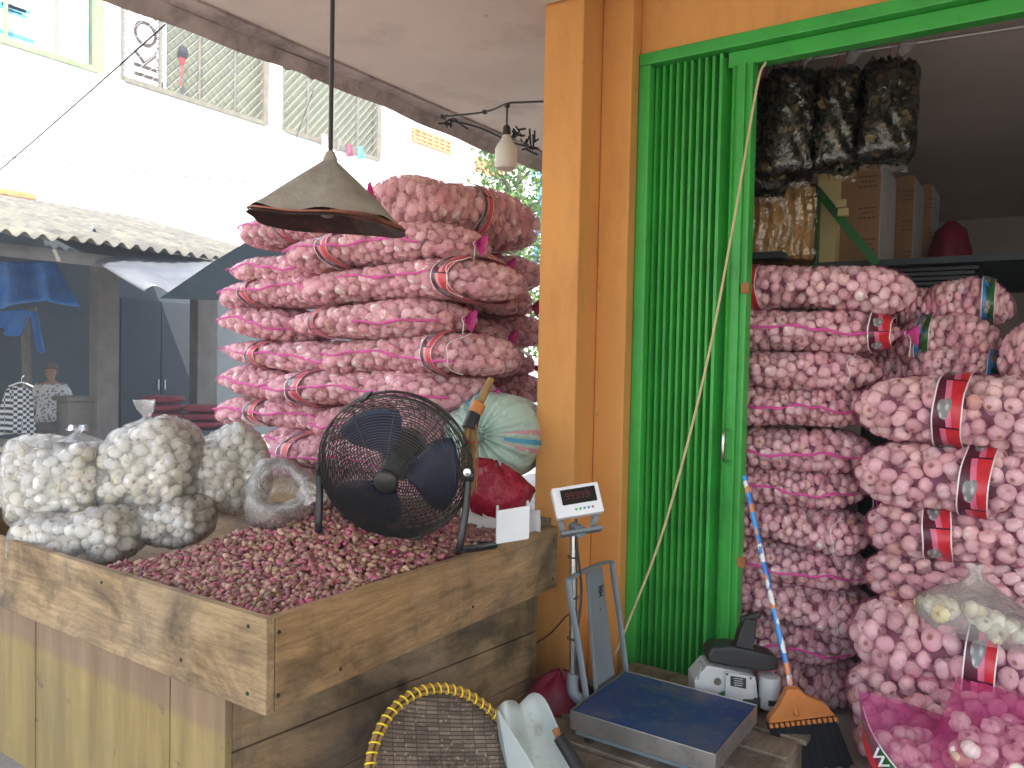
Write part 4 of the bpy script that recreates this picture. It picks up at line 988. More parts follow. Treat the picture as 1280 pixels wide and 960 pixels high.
# second column, nearer and larger
C2 = [(513, 1066, 3.44, 'g', .27, 1.1, -.33, ''), (598, 1066, 3.43, 'g', .27, 1.1, -.18, ''), (666, 1076, 3.45, 'h', .235, 1.1, -.50, ''), (728, 1074, 3.42, 'h', .21, 1.1, None, ''), (815, 1058, 3.30, 'g', .32, 1.1, -.16, ''), (892, 1050, 3.22, 'h', .26, 1.1, None, ''), (955, 1056, 3.22, 'h', .26, 1.1, None, '')]
C2N = ['uppermost', 'second', 'third', 'fourth', 'fifth and fattest', 'sixth', 'lowest']
for k, (py, pl, yv, pt, H_, L_, bd, sm) in enumerate(C2):
    x0 = at(pl, py, y=yv-.06)[0]; z = at(1150, py, y=yv-.21)[2]
    z = max(z, .12)
    sack(pt, (x0+L_/2, yv, z), rng.normal(0, .015), f'plump pink garlic sack in the column away from the gate, {C2N[k]} of it', GI, (1, 1, H_/.275*1.02), rng.normal(0, .012), 0, bd, 'band_red', .095, None, -1 if sm == 't' else 0)
# sacks further in behind the second column
for px0, px1, py, y_, pt, H_, bd, bm, lb in ((1148, 1272, 376, 4.0, 'f', .2, .40, 'band_blue', 'grey blue label, topmost of the rear inside pile'), (1118, 1262, 423, 3.9, 'e', .21, -.42, 'band_blue', 'bright blue and green label in the rear inside pile'), (1132, 1262, 460, 3.85, 'f', .19, .7, 'band_blue', 'hardly visible label low in the rear inside pile'), (1246, 1380, 440, 3.75, 'e', .24, None, 'band_red', 'no label at the open end of the rear inside pile')):
    x0, x1 = at(px0, py, y=y_-.1)[0], at(px1, py, y=y_-.1)[0]; z = at((px0+px1)/2, py, y=y_-.2)[2]
    sk_ = min(1.12, (x1-x0)/.56); sack('k', (x0+sk_*.28, y_, z), 0, f'pink garlic sack with {lb}', GI, (sk_, 1, H_/.21), .06, 0, bd, bm, .07, None, 1 if bd is None else 0)
for k in range(7):      # what carries that pile
    z = 1.22-.185*k
    sack('f', (-.12, 3.95, max(z, .1)), .02, f'pink garlic sack carrying the rear inside pile, layer {k+1} from its top', GI, (1.05, 1, 1))
# slack net bags at the doorway, with a printed label
nb = at(1150, 925, d=2.38); 
def slack_bag(name, label, pts_, seedv, lettering=False):
    c = pts_[0]; t = thing('net_sack', label, 'net sack', (c[0], c[1], 0), 'slack magenta net sacks at the doorway')
    b = B(); rows = pts_[1]; P = []
    n = 40
    for k, (cc, rx, ry) in enumerate(rows):
        cc = np.asarray(cc, float)
        P.append([cc+_rt*rx*math.cos(a)*(1+.10*math.sin(3*a+seedv+k*.7)+.04*math.sin(7*a+.5*k))+_fw*ry*math.sin(a)*(1+.12*math.sin(4*a+seedv))+A(0, 0, .008*math.sin(4*a+seedv)+(.03 if k == len(rows)-1 else 0)*math.cos(a+2.6)) for a in np.arange(n)*2*math.pi/n])
    P = np.array(P); b.grid(P, cv_=True); b.build('net_bag', 'net_dense', t, smooth=True, ang=180)
    bb = B(); q = np.asarray(rows[0][0], float); pos = []; nr = []
    for k in range(190):
        a = rng.random()*6.28; u = rng.random()**.5; h = rng.random()*(rows[-2][0][2]-.10)
        d = A(*(_rt*math.cos(a)*rows[0][1]*.82*u+_fw*math.sin(a)*rows[0][2]*.82*u)); pos.append(q*A(1, 1, 0)+d+A(0, 0, .04+h)); nr.append(A(0, 0, 1))
    scatter_bulbs(bb, pos, nr, .031, PINK); o = bb.build('garlic_bulbs', ['garlic'], t, smooth=True, ang=180); o['kind'] = 'stuff'
    return t, P
s1, P1 = slack_bag('net_sack', 'half empty magenta net sack with green printed label standing at the doorway', (at(1140, 930, d=2.52), [(at(1150, 1030, d=2.55)*A(1, 1, 0)+A(0, 0, .01), .17, .14), (at(1150, 1010, d=2.55), .185, .15), (at(1155, 960, d=2.55), .18, .14), (at(1140, 905, d=2.55), .165, .11), (at(1105, 872, d=2.56), .085, .05)]), 1)
s2, P2 = slack_bag('net_sack', 'crumpled magenta net sack heaped at the edge of the doorway', (at(1250, 920, d=2.4), [(at(1255, 1060, d=2.42)*A(1, 1, 0)+A(0, 0, .01), .19, .16), (at(1255, 1010, d=2.42), .20, .17), (at(1255, 945, d=2.42), .185, .15), (at(1258, 890, d=2.44), .15, .11), (at(1240, 860, d=2.46), .09, .06)]), 4)
# label on the first of them: a green and red patch with white letters facing the lane
lc = at(1156, 926, d=2.55); lrx, lry = .196, .166
def LQ(a, h, o=0.): return lc+_rt*(lrx+o)*math.cos(a)+_fw*(lry+o)*math.sin(a)+A(0, 0, .050-.155*(a-math.pi)+h)
b = B(); aa = np.linspace(math.pi-.12, 1.62*math.pi, 18)
for mi, h0, h1 in ((0, -.026, .026), (1, -.075, -.027), (2, .0265, .0315)): b.grid(np.array([[LQ(a, h) for a in aa] for h in (h0, h1)]), mi=mi)
lb_ = b.build('printed_label', ['green_dark', 'red_band', 'poster_white'], s1, solid=.002)
a0 = math.pi*1.10; nx = LQ(a0+.22, 0)-LQ(a0-.1, 0); nx /= np.linalg.norm(nx); nz = A(0, 0, 1)-nx*nx[2]; nz /= np.linalg.norm(nz); nf = np.cross(nz, nx)
q = LQ(a0-.02, -.020, .012)
M4 = Matrix(((nx[0], nz[0], nf[0], q[0]), (nx[1], nz[1], nf[1], q[1]), (nx[2], nz[2], nf[2], q[2]), (0, 0, 0, 1)))
tx = text('Wa', .058, M4, 'poster_white', 'lettering', s1, .0025); tx.parent = lb_

# ================================================================== WHITE GARLIC IN CLEAR BAGS
GW = 'clear bags of white garlic on the bin'
PW = {}
PW['u'] = make_proto(.40, .30, .35, 'round', 'round', 21, .0265, 'film', WHITE, 'white_core', 60, 3.2, .06, 1.5, tries=3600)
PW['v'] = make_proto(.36, .30, .32, 'round', 'round', 22, .0265, 'film', WHITE, 'white_core', 55, 3.0, .07, 1.5, tries=3600)
PW['w'] = make_proto(.44, .30, .20, 'round', 'round', 23, .0275, 'film', WHITE, 'white_core', 25, 3.0, .07, 1.5, tries=3600)
def clear_bag(pr, pos, rz, sc, label, knot=None, tilt=0):
    p = PW[pr]; t = thing('garlic_bag', label, 'garlic bag', (0, 0, 0), GW)
    o = bpy.data.objects.new('garlic_bulbs', p['bulbs']); COL.objects.link(o); o.parent = t; o['kind'] = 'stuff'
    o = bpy.data.objects.new('plastic_film', p['shell']); COL.objects.link(o); o.parent = t
    if knot is not None:
        kx, kl = knot; b = B(); P = []; z0 = p['H']/2-.005; q0 = A(kx, 0, z0)
        for k, (h, r_) in enumerate(((-.012, .085), (.012, .03), (.025, .013), (.05, .03), (kl, .04))):
            P.append([q0+A(kx*.3*max(0, h)/.08+r_*math.cos(a)*(1+.3*math.sin(3*a+k)), r_*.55*math.sin(a)*(1+.3*math.sin(4*a+k)), h) for a in np.arange(16)*math.pi/8])
        b.grid(np.array(P), cv_=True); b.build('knotted_top', 'film_cloudy', t, smooth=True, ang=180, local=True)
    t.matrix_world = Matrix.Translation(Vector([float(q) for q in pos])) @ Matrix.Rotation(rz, 4, 'Z') @ Matrix.Rotation(tilt, 4, 'Y') @ Matrix.Diagonal((*sc, 1))
YAWZ = YAW
clear_bag('u', at(76, 603, d=2.98), YAWZ, (1, 1, 1.0), 'biggest clear bag of white garlic at the lane end of the bin, on another bag', (.06, .03))
clear_bag('v', at(190, 582, d=3.02), YAWZ, (1, 1, 1.05), 'middle clear bag of white garlic with upright knotted top', (-.02, .085))
clear_bag('v', at(284, 588, d=3.2), YAWZ+.5, (.95, .95, 1.02), 'clear bag of white garlic nearest the fan, leaning on the shallots', None, -.12)
clear_bag('w', at(98, 668, d=2.8), YAWZ, (.98, .9, .95), 'flattened clear bag of white garlic under the biggest bag', None)
clear_bag('w', at(205, 650, d=2.95), YAWZ, (.8, .9, .85), 'flattened clear bag of white garlic under the knotted bag', None)
# opened clear plastic bag sunk into the shallots
ob = at(352, 618, d=2.72); t = thing('plastic_bag', 'opened clear plastic bag with rolled rim sunk in the shallots', 'plastic bag', ob)
b = B(); n = 36; P = []
axd = A(*( -_fw*.85+_rt*.15+A(0, 0, .45))); axd /= np.linalg.norm(axd); e1 = np.cross(A(0, 0, 1), axd); e1 /= np.linalg.norm(e1); e2 = np.cross(axd, e1)
for k, (h, r_) in enumerate(((-.14, .05), (-.1, .115), (-.02, .135), (.06, .125), (.10, .105), (.115, .085), (.095, .062), (.04, .06), (-.04, .075))):
    P.append([ob+axd*h*.8+(e1*math.cos(a)*1.0+e2*math.sin(a)*.92)*r_*(1+.09*math.sin(3*a+1+.3*k)+.05*math.sin(8*a+k)) for a in np.arange(n)*2*math.pi/n])
b.grid(np.array(P), cv_=True); b.build('plastic_film', 'film_cloudy', t, smooth=True, ang=180)
# clear bag of peeled looking pale garlic on the inside column
pg = at(1222, 762, d=2.62); t = thing('garlic_bag', 'clear plastic bag of pale cream garlic lying on the doorway sacks', 'garlic bag', pg)
b = B(); pos = []
for k in range(46):
    u, v = rng.uniform(-1, 1), rng.uniform(-1, 1)
    if u*u+v*v*.8 > 1.05: continue
    pos.append(pg+_rt*(u*.19)+_fw*(v*.11)+A(0, 0, -.055-.11*u*.5+.05*(1-v*v)*(1-u*u)+.0))
scatter_bulbs(b, pos, [A(0, 0, 1)]*len(pos), .029, [(.80, .74, .52), (.76, .66, .42), (.84, .78, .6)]); o = b.build('garlic_bulbs', 'garlic', t, smooth=True, ang=180); o['kind'] = 'stuff'
b = B(); P = []
for k, (h, rx, ry, dx) in enumerate(((-.10, .17, .10, .03), (-.06, .215, .135, .02), (-.005, .20, .125, .01), (.045, .13, .08, .0), (.085, .055, .03, -.01), (.12, .02, .016, -.012), (.15, .03, .02, -.016))):
    P.append([pg+_rt*(rx*math.cos(a)*(1+.06*math.sin(4*a+k))+dx)+_fw*ry*math.sin(a)*(1+.1*math.sin(5*a+k))+A(0, 0, h-.10*rx*math.cos(a)*2*(h < .05)) for a in np.arange(32)*math.pi/16])
b.grid(np.array(P), cv_=True); b.build('plastic_film', 'film', t, smooth=True, ang=180)

# ================================================================== FAN
fc = at(494, 583, d=2.56); fa = -_fw*.92-_rt*.10+A(0, 0, -.28); fa /= np.linalg.norm(fa)
fe1 = np.cross(A(0, 0, 1), fa); fe1 /= np.linalg.norm(fe1); fe2 = np.cross(fa, fe1)
FR = .248
fan = thing('floor_fan', 'round black cage fan with blue blades standing on the shallots', 'fan', fc-A(0, 0, .25))
def ring(b, r, h, wr, n=72): b.tube([fc+fa*h+(fe1*math.cos(a)+fe2*math.sin(a))*r for a in np.arange(n)*2*math.pi/n], wr, 4, closed=True)
fh = lambda r: .025+.095*(1-(r/FR)**2.6)
rh = lambda r: -.035-.095*(1-(r/FR)**3)
b = B()
for k in range(27): r_ = .05+(FR-.05)*k/26; ring(b, r_, fh(r_), .0020)
for k in range(10):
    a = k*2*math.pi/10+.2; d = fe1*math.cos(a)+fe2*math.sin(a); b.tube([fc+fa*(fh(r_)-.003)+d*r_ for r_ in np.linspace(.04, FR, 10)], .0019, 5)
b.lathe([(.0, .130), (.030, .128), (.038, .121), (.040, .112), (.0, .110)], 24, fc, fa)
b.build('front_guard', 'fan_black', fan, smooth=True)
b = B()
for k in range(20): r_ = .06+(FR-.06)*k/19; ring(b, r_, rh(r_), .0019)
for k in range(48):       # slanting rear wires
    a = k*2*math.pi/48; pts_ = []
    for r_ in np.linspace(.06, FR, 9):
        aa = a+.55*(r_/FR); pts_.append(fc+fa*(rh(r_)+.002)+(fe1*math.cos(aa)+fe2*math.sin(aa))*r_)
    b.tube(pts_, .0016, 4)
b.build('rear_guard', 'fan_black', fan, smooth=True)
b = B(); P = []
for h in (.024, .012, -.012, -.032): P.append([fc+fa*h+(fe1*math.cos(a)+fe2*math.sin(a))*(FR+.002) for a in np.arange(72)*math.pi/36])
b.grid(np.array(P)[[0, 1]], cv_=True); b.grid(np.array(P)[[2, 3]], cv_=True); b.build('guard_rim', 'fan_black', fan, smooth=True, solid=.003)
for a in (.3, 1.9, 3.2, 5.0):
    d = fe1*math.cos(a)+fe2*math.sin(a); tdir = np.cross(fa, d); b = B(); b.obox(fc+d*(FR+.004), (tdir*.014, fa*.036, d*.005)); b.build('clip', 'fan_black', fan, bevel=.002)
b = B()
for k in range(3):
    a0 = k*2*math.pi/3+2.0; P = []
    for r_ in np.linspace(.04, .215, 9):
        w_ = .30+.32*math.sin((r_-.04)/.175*math.pi*.75)
        P.append([fc+fa*(.012-.055*(u-.5)+.01*math.sin(u*3))+(fe1*math.cos(a0+w_*(u-.5)*2.2)+fe2*math.sin(a0+w_*(u-.5)*2.2))*r_ for u in np.linspace(0, 1, 9)])
    bb = B(); bb.grid(np.array(P)); bb.build('blade', 'fan_blue', fan, smooth=True, ang=180, solid=.003)
b = B(); b.lathe([(.0, .05), (.03, .045), (.04, .02), (.042, -.02), (.0, -.022)], 24, fc, fa); b.build('hub', 'fan_black', fan, smooth=True)
b = B(); b.lathe([(.0, -.05), (.055, -.055), (.068, -.08), (.068, -.17), (.05, -.195), (.0, -.20)], 24, fc, fa); b.build('motor', 'fan_black', fan, smooth=True)
# bracket: pivots at both sides, tube running down to the feet
pvR = at(585, 594, d=2.52); ftR = at(575, 688, d=2.50)
back = at(618, 682, d=2.72)
b = B(); b.tube(bez([pvR+A(0, 0, .03), pvR, (pvR+ftR)/2+_rt*.004, ftR+A(0, 0, .015), ftR+_fw*.03+A(0, 0, -.004), back*.5+ftR*.5, back], 26), .0125, 10)
b.lathe([(.0, .02), (.02, .018), (.024, 0), (.02, -.018), (.0, -.02)], 14, pvR+_fw*.0, _rt)
pvL = fc-(pvR-fc)*A(1, 1, 0)+A(0, 0, -.02); pvL = fc-fe1*np.sign(fe1@_rt)*FR*1.02
ftL = pvL+A(0, 0, -.24)+_fw*.0
b.tube(bez([pvL, pvL+A(0, 0, -.1), ftL, ftL+_fw*.12, back-_rt*.3+_fw*.05], 20), .0125, 10)
b.tube([back, back-_rt*.3+_fw*.05], .0125, 10)
b.build('stand', 'black_gloss', fan, smooth=True)
b = B(); pk = at(584, 590, d=2.50); b.lathe([(.0, .016), (.012, .014), (.015, .004), (.012, 0), (.0, 0)], 12, pk, -_fw); b.build('pivot_knob', 'chrome', fan, smooth=True)

# ================================================================== THINGS BETWEEN BIN AND PILLAR
mc = at(617, 545, d=3.58)
def mint(c, name, label, neck=True):
    t = thing('woven_sack', label, 'woven sack', c-A(0, 0, .24))
    ax_ = -_fw*.88-_rt*.36+A(0, 0, .10); ax_ /= np.linalg.norm(ax_); e1 = np.cross(A(0, 0, 1), ax_); e1 /= np.linalg.norm(e1); e2 = np.cross(ax_, e1)
    b = B(); P = []; n = 96
    prof = [(-.30, .02), (-.29, .12), (-.25, .185), (-.15, .21), (.0, .213), (.08, .20), (.13, .16), (.155, .11), (.165, .06), (.17, .03), (.19, .022), (.225, .05)]
    for h, r_ in prof:
        pl = max(0, (h-.02)/.15)
        P.append([c+ax_*(h+.012*min(1, pl)*math.sin(17*a))+(e1*math.cos(a)*1.0+e2*math.sin(a)*.98)*r_*(1+.05*math.sin(2*a+1)*(h < .1)+.09*min(1, pl)*math.sin(17*a+h*8)) for a in np.arange(n)*2*math.pi/n])
    b.grid(np.array(P), cv_=True, cap=True); b.build('sack_cloth', 'mint', t, smooth=True, ang=180)
    for a0, mt, w_ in ((.12, 'pink_stripe', .05), (-.08, 'mint_blue', .05), (-.26, 'pink_stripe', .05), (2.05, 'mint_blue', .045)):
        a0 = math.pi-a0 if e1@_rt < 0 and a0 < 2 else a0
        b = B(); P = []
        for h, r_ in ((-.2, .200), (-.1, .213), (.0, .216), (.05, .208), (.09, .195), (.13, .163), (.155, .115)): P.append([c+ax_*(h+.004)+(e1*math.cos(a)+e2*math.sin(a)*.98)*(r_*(1+.05*math.sin(2*a+1)*(h < .1))+.004) for a in (a0-w_, a0, a0+w_)])
        b.grid(np.array(P)); b.build('woven_stripe', mt, t, smooth=True, ang=180)
    b = B(); b.tube([c+ax_*(.178+.004*math.sin(3*a))+(e1*math.cos(a)+e2*math.sin(a))*.03 for a in np.arange(16)*math.pi/8], .006, 6, closed=True); b.tube(bez([c+ax_*.18+e2*.03, c+ax_*.2+e2*.12-e1*.02, c+ax_*.1+e2*.24], 10), .005, 5)
    b.build('tie_rope', 'mint_blue', t, smooth=True)
mint(mc, 'woven_sack', 'pale mint woven sack tied with blue rope beside the orange pillar')
for k, zz in ((0, .24),):
    b = B(); c = mc*A(1, 1, 0)+_fw*.05+_rt*.02; P = []
    for h, r_ in ((0.0, .02), (.01, .22), (.1, .25), (.45, .26), (.62, .24), (.72, .15), (mc[2]-.235, .03)): P.append([c+A(0, 0, h)+(A(1, 0, 0)*math.cos(a)*.72+A(0, 1, 0)*math.sin(a))*r_*(1+.04*math.sin(3*a+h*9)) for a in np.arange(40)*math.pi/20])
    b.grid(np.array(P), cv_=True); single('woven_sack', b, 'mint', 'upright pale woven sack under the tied mint sack by the pillar', 'woven sack', smooth=True, ang=180)
# red plastic bag, pale sheet, white foam box
rb = at(622, 607, d=2.92); b = B(); P = []
for k, (h, rx, ry) in enumerate(((-.12, .06, .05), (-.105, .10, .085), (-.03, .125, .10), (.04, .12, .09), (.08, .075, .06), (.095, .02, .02))):
    P.append([rb+_rt*rx*math.cos(a)*(1+.10*math.sin(3*a+2)+.05*math.sin(7*a+k))+_fw*ry*math.sin(a)+A(0, 0, h*.85-.12*rx*math.cos(a)*3*(h > .0)+.012*math.sin(5*a+k)) for a in np.arange(40)*math.pi/20])
b.grid(np.array(P), cv_=True); single('plastic_bag', b, 'red_film', 'shiny red plastic bag stuffed between fan and mint sack', 'plastic bag', smooth=True, ang=180)
b = B(); c = at(626, 640, d=2.98); P = [[c+_rt*(.15*u)+A(0, 0, .11*v-.10)+_fw*(.05*math.sin(u*3+v*2)+.05*v) for u in np.linspace(-1, 1, 14)] for v in np.linspace(-1, 1, 10)]
b.grid(np.array(P)); single('plastic_sheet', b, 'poster_white', 'pale plastic sheet tucked behind the bin under the red bag', 'plastic sheet', smooth=True, solid=.006)
wc = at(641, 656, d=2.70); b = B(); up_ = A(0, 0, 1)-_fw*.25; up_ /= np.linalg.norm(up_); rr_ = _rt*math.cos(.18)+A(0, 0, 1)*math.sin(.18); fw_ = np.cross(up_, rr_)
b.obox(wc, (rr_*.058, up_*.062, fw_*.006)); b.obox(wc+fw_*.03-rr_*.053, (rr_*.005, up_*.06, fw_*.024)); b.obox(wc+fw_*.03+rr_*.053, (rr_*.005, up_*.06, fw_*.024)); b.obox(wc+fw_*.03-up_*.057, (rr_*.048, up_*.005, fw_*.024))
single('foam_box', b, 'white_plastic', 'small white foam tray propped up in the bin corner', 'tray', bevel=.004)
# stick hand broom behind the fan
hb0, hb1, hb2, hb3 = at(612, 478, d=2.86), at(596, 511, d=2.82), at(589, 530, d=2.80), at(582, 610, d=2.74)
hb = thing('stick_broom', 'palm rib hand broom with orange and black binding behind the fan', 'broom', hb3)
d = hb0-hb1; d /= np.linalg.norm(d)
b = B(); b.tube([hb1, hb0+d*.015], [.017, .013], 10); b.build('handle', 'lidi', hb, smooth=True)
b = B(); b.lathe([(.0, .028), (.016, .027), (.025, .02), (.027, 0), (.025, -.02), (.0, -.022)], 16, hb1, d); b.build('collar', 'orange_plastic', hb, smooth=True)
b = B(); b.tube([hb1-d*.02, hb2-d*.02], [.025, .027], 12); b.build('binding', 'black', hb, smooth=True)
b = B()
for k in range(70):
    q0 = hb2+rng.standard_normal(3)*.010; q1 = hb3+rng.standard_normal(3)*A(.028, .028, .02); mid = (q0+q1)/2+rng.standard_normal(3)*.006
    b.tube([q0, mid, q1], [.0022, .0018, .001], 4)
b.build('bristles', 'lidi', hb)
b = B(); q = hb2*.72+hb3*.28; b.tube([q+(_rt*math.cos(a)+_fw*math.sin(a))*.024 for a in np.arange(16)*math.pi/8], .003, 5, closed=True); b.build('string_lashing', 'red_band', hb)

# ================================================================== LAMPS
la = at(413, 199, d=2.25); cone = thing('cone_lamp', 'tattered cone shaped lamp shade of grey cloth hanging over the bin', 'lamp', la-A(0, 0, .19))
tilt = A(*( _rt*.055+A(0, 0, 1)-_fw*.02)); tilt /= np.linalg.norm(tilt)
e1 = np.cross(tilt, A(0, 1, 0)); e1 /= np.linalg.norm(e1); e2 = np.cross(tilt, e1)
ph0 = math.atan2(_rt@e2, _rt@e1)
def cone_pt(a, u, off=0):
    """u 0 apex .. 1 rim; the cloth sags and is longer on one side"""
    r_ = .012+.205*u*(1+.035*math.sin(5*a+1)+.02*math.sin(9*a)); h = -.172*u-.007*math.sin(3*a+2)*u*u-.004*u*u*math.cos(a-ph0)
    return la+tilt*(h+off)+(e1*math.cos(a)+e2*math.sin(a))*(r_-off*.4)
b = B(); n = 64; P = np.array([[cone_pt(a, u)+tilt*(.006*math.sin(7*a+4*u)*u) for a in np.arange(n)*2*math.pi/n] for u in np.linspace(0, 1, 16)]); b.grid(P, cv_=True)
b.lathe([(.0, .028), (.012, .02), (.02, 0), (.024, -.03)], 12, la, tilt); b.build('shade', 'lamp_cloth', cone, smooth=True, ang=180)
b = B(); P = np.array([[cone_pt(a, u, -.018) for a in np.arange(n)*2*math.pi/n] for u in np.linspace(.12, .985, 10)]); b.grid(P, cv_=True); b.build('lining', 'lamp_lining', cone, smooth=True, ang=180)
b = B(); rim = [cone_pt(a, 1.0)-tilt*.004 for a in np.arange(n)*2*math.pi/n]; b.tube(rim, .0026, 6, closed=True); b.build('rim', 'lamp_rim', cone, smooth=True)
b = B(); P = []      # torn flap hanging at the front of the rim
for u in np.linspace(0, 1, 6): P.append([cone_pt(ph0+a, 1.0)+A(0, 0, -.022*u*math.sin((a+1.3)/1.2*math.pi)**.7)+_fw*.012*u for a in np.linspace(-1.3, -.1, 18)])
b.grid(np.array(P)); b.build('torn_flap', 'lamp_rim', cone, smooth=True, ang=180, solid=.003)
b = B(); b.box(*(la[0]-.03, la[0]+.03), la[1]-.002, la[1]+.002, la[2]-.1, la[2]-.06) if False else None
b = B(); b.lathe([(.018, -.02), (.018, -.055), (.022, -.062), (.030, -.09), (.032, -.112), (.026, -.135), (.014, -.15), (.0, -.153)], 20, la-tilt*.015, tilt); b.build('light_bulb', 'glass', cone, smooth=True)
b = B(); b.tube([la+A(0, 0, .01), A(la[0], la[1], CZ-.004)], .0065, 8); b.build('hanging_rod', 'black', cone, smooth=True)
lb = at(634, 132, d=4.05)
bulb = thing('hanging_bulb', 'white bulb hanging on a black cable under the canopy edge', 'lamp', at(634, 212, d=4.05))
sc_ = 4.05/983
b = B(); b.lathe([(.0, -.335), (.028, -.332), (.052, -.322), (.058, -.305), (.058, -.225), (.050, -.205), (.03, -.175), (.02, -.155), (.018, -.145)], 24, lb); b.build('bulb', 'bulb_white', bulb, smooth=True)
b = B(); b.lathe([(.019, -.155), (.022, -.14), (.02, -.115), (.012, -.10), (.0, -.098)], 16, lb); b.build('socket', 'black', bulb, smooth=True)
b = B(); b.tube([lb+A(0, 0, -.105), lb+A(0, 0, -.0)], .005, 6)
b.build('cable', 'black', bulb, smooth=True)
b = B(); k0 = at(553, 146, d=4.6); k1 = at(606, 140, d=4.3); k3 = at(700, 126, d=3.9); b.tube(bez([k0, k1, lb+A(0, 0, .01), at(652, 128, d=4.0), k3], 24), .0055, 6); b.tube(bez([at(560, 150, d=4.6), at(600, 160, d=4.7), at(640, 178, d=4.9), at(672, 186, d=5.0)], 16), .006, 6)
for p in (k0, k1, lb): b.lathe([(.0, .014), (.014, .008), (.014, -.008), (.0, -.014)], 8, p)
single('power_cable', b, 'black', 'black cable strung along the canopy edge to the bulb and pillar', 'cable', smooth=True)
for s_, x0, lt_ in ((0, 556, 'at its bend over the lane'), (1, 640, 'just behind the white bulb'), (2, 655, 'next to the orange pillar')):
    b = B()
    for k in range(12): p = at(x0+k*1.2, 150+s_*14+rng.uniform(-2, 10), d=4.65+.12*s_); b.tube([p, p+rng.standard_normal(3)*.03], .006, 4)
    single('cable_tangle', b, 'black', 'tangle of dusty black cable ends on the canopy edge, '+lt_, 'cable', None)

# ================================================================== SCALE, PALLET, MACHINE, BROOMS
pl = thing('wooden_pallet', 'grey wooden pallet under the platform scale', 'pallet', (-1.0, 2.6, 0))
for k in range(6):
    y = 2.18+k*.165; b = B(); b.box(-1.45+.01*(k % 2), -.66+.012*((k*5) % 3), y, y+.135, .118, .138); b.build('slat', G['wood_x_grey'] if 'wood_x_grey' in G else 'wood_grey', pl, bevel=.003)
for x in (-1.4, -1.06, -.73): b = B(); b.box(x, x+.07, 2.19, 3.12, .0, .116); b.build('bearer', 'wood_grey', pl, bevel=.003)
SX0, SX1, SY0, SY1, SZ = -1.30, -.79, 2.335, 2.765, .25
sc = thing('platform_scale', 'platform scale with blue dusty plate and pole mounted display', 'scale', (-1.05, 2.55, .14))
b = B(); b.box(SX0+.004, SX1-.004, SY0+.004, SY1-.004, SZ-.012, SZ); b.build('plate', 'plate_blue', sc, bevel=.004)
b = B(); 
for (x0, x1, y0, y1) in ((SX0, SX1, SY0-.002, SY0+.002), (SX0, SX1, SY1-.002, SY1+.002), (SX0-.002, SX0+.002, SY0+.002, SY1-.002), (SX1-.002, SX1+.002, SY0+.002, SY1-.002)): b.box(x0, x1, y0, y1, SZ-.062, SZ+.002)
b.build('steel_rim', 'steel', sc, bevel=.0015)
b = B()
for y in (SY0+.02, SY1-.06): b.box(SX0+.01, SX1-.01, y, y+.04, SZ-.088, SZ-.055)
for x in (SX0+.02, SX1-.06): b.box(x, x+.04, SY0+.061, SY1-.061, SZ-.086, SZ-.056)
b.build('base_frame', 'grey_paint', sc, bevel=.002)
for x in (SX0+.05, SX1-.05):
    for y in (SY0+.05, SY1-.05): b = B(); b.lathe([(.0, .0), (.018, .0), (.018, .014), (.006, .016), (.006, .028), (.0, .028)], 14, (x, y, .1385)); b.build('foot', 'black', sc, smooth=True)
# pole with elbow
pb, pt = at(716, 858, d=2.86), at(717, 655, d=2.86)
b = B(); b.tube([pb, pt], .0145, 14); b.build('pole', 'chrome', sc, smooth=True)
b = B(); b.tube(bez([pb+A(0, 0, .05), pb+A(0, 0, -.005), pb+A(.02, 0, -.035), A(SX0+.03, pb[1], SZ-.05)], 14), .021, 12); b.build('elbow', 'grey_paint', sc, smooth=True)
b = B(); b.tube(bez([pb+A(.02, -.01, .05), pb+A(.022, -.015, .2), pb+A(.018, .015, .35), pt+A(.022, -.01, -.08), pt+A(.01, 0, .02)], 22), .0045, 6)
for k in range(3): q = pb*(1-.25*k-.3)+pt*(.25*k+.3); b.tube([q+A(math.cos(a), math.sin(a), .1*math.sin(a))*.021 for a in np.arange(12)*math.pi/6], .002, 5, closed=True)
b.build('cable', 'black', sc, smooth=True)
# indicator head
ic = at(721, 627, d=2.80); ix = A(math.cos(R(14)), math.sin(R(14)), .0)*1; ix = _rt*.965+_fw*.10+A(0, 0, .16); ix /= np.linalg.norm(ix)
iz = A(0, 0, 1)+_fw*.45; iz -= ix*(iz@ix); iz /= np.linalg.norm(iz); iy = np.cross(iz, ix)   # iy points away from the lane
ih = B(); hx, hz, hy = .085, .056, .030
ih.prism([ic+ix*-hx-iz*hz-iy*hy*1.0, ic+ix*-hx-iz*hz+iy*.01, ic+ix*-hx+iz*hz+iy*hy, ic+ix*-hx+iz*hz-iy*hy*.8], ix*2*hx)
ind = ih.build('indicator', 'white_plastic', sc, bevel=.006)
b = B(); f0 = ic-iy*(hy*.9+.0022); b.obox(f0+iz*.014+ix*.006, (ix*.062, iz*.027, iy*.0022)); b.build('display', 'display', ind)
b = B()
for dgt in range(5):
    q = f0+iz*.016+ix*(-.035+.018*dgt)-iy*.003
    for (dx, dz, w_, h_) in ((0, .010, .005, .001), (0, 0, .005, .001), (0, -.010, .005, .001), (-.0055, .005, .001, .004), (.0055, .005, .001, .004), (.0055, -.005, .001, .004)): b.obox(q+ix*dx+iz*dz, (ix*w_, iz*h_, iy*.0006))
b.build('red_digits', 'led_red', ind)
b = B()
for k, m_ in enumerate((0, 0, 1, 1, 2)): b.lathe([(.0, .003), (.0045, .002), (.005, -.002)], 10, f0-iz*.033+ix*(-.012+.015*k)+iy*.001, -iy, mi=m_)
b.build('button', ['green', 'mint_blue', 'orange_plastic'], ind)
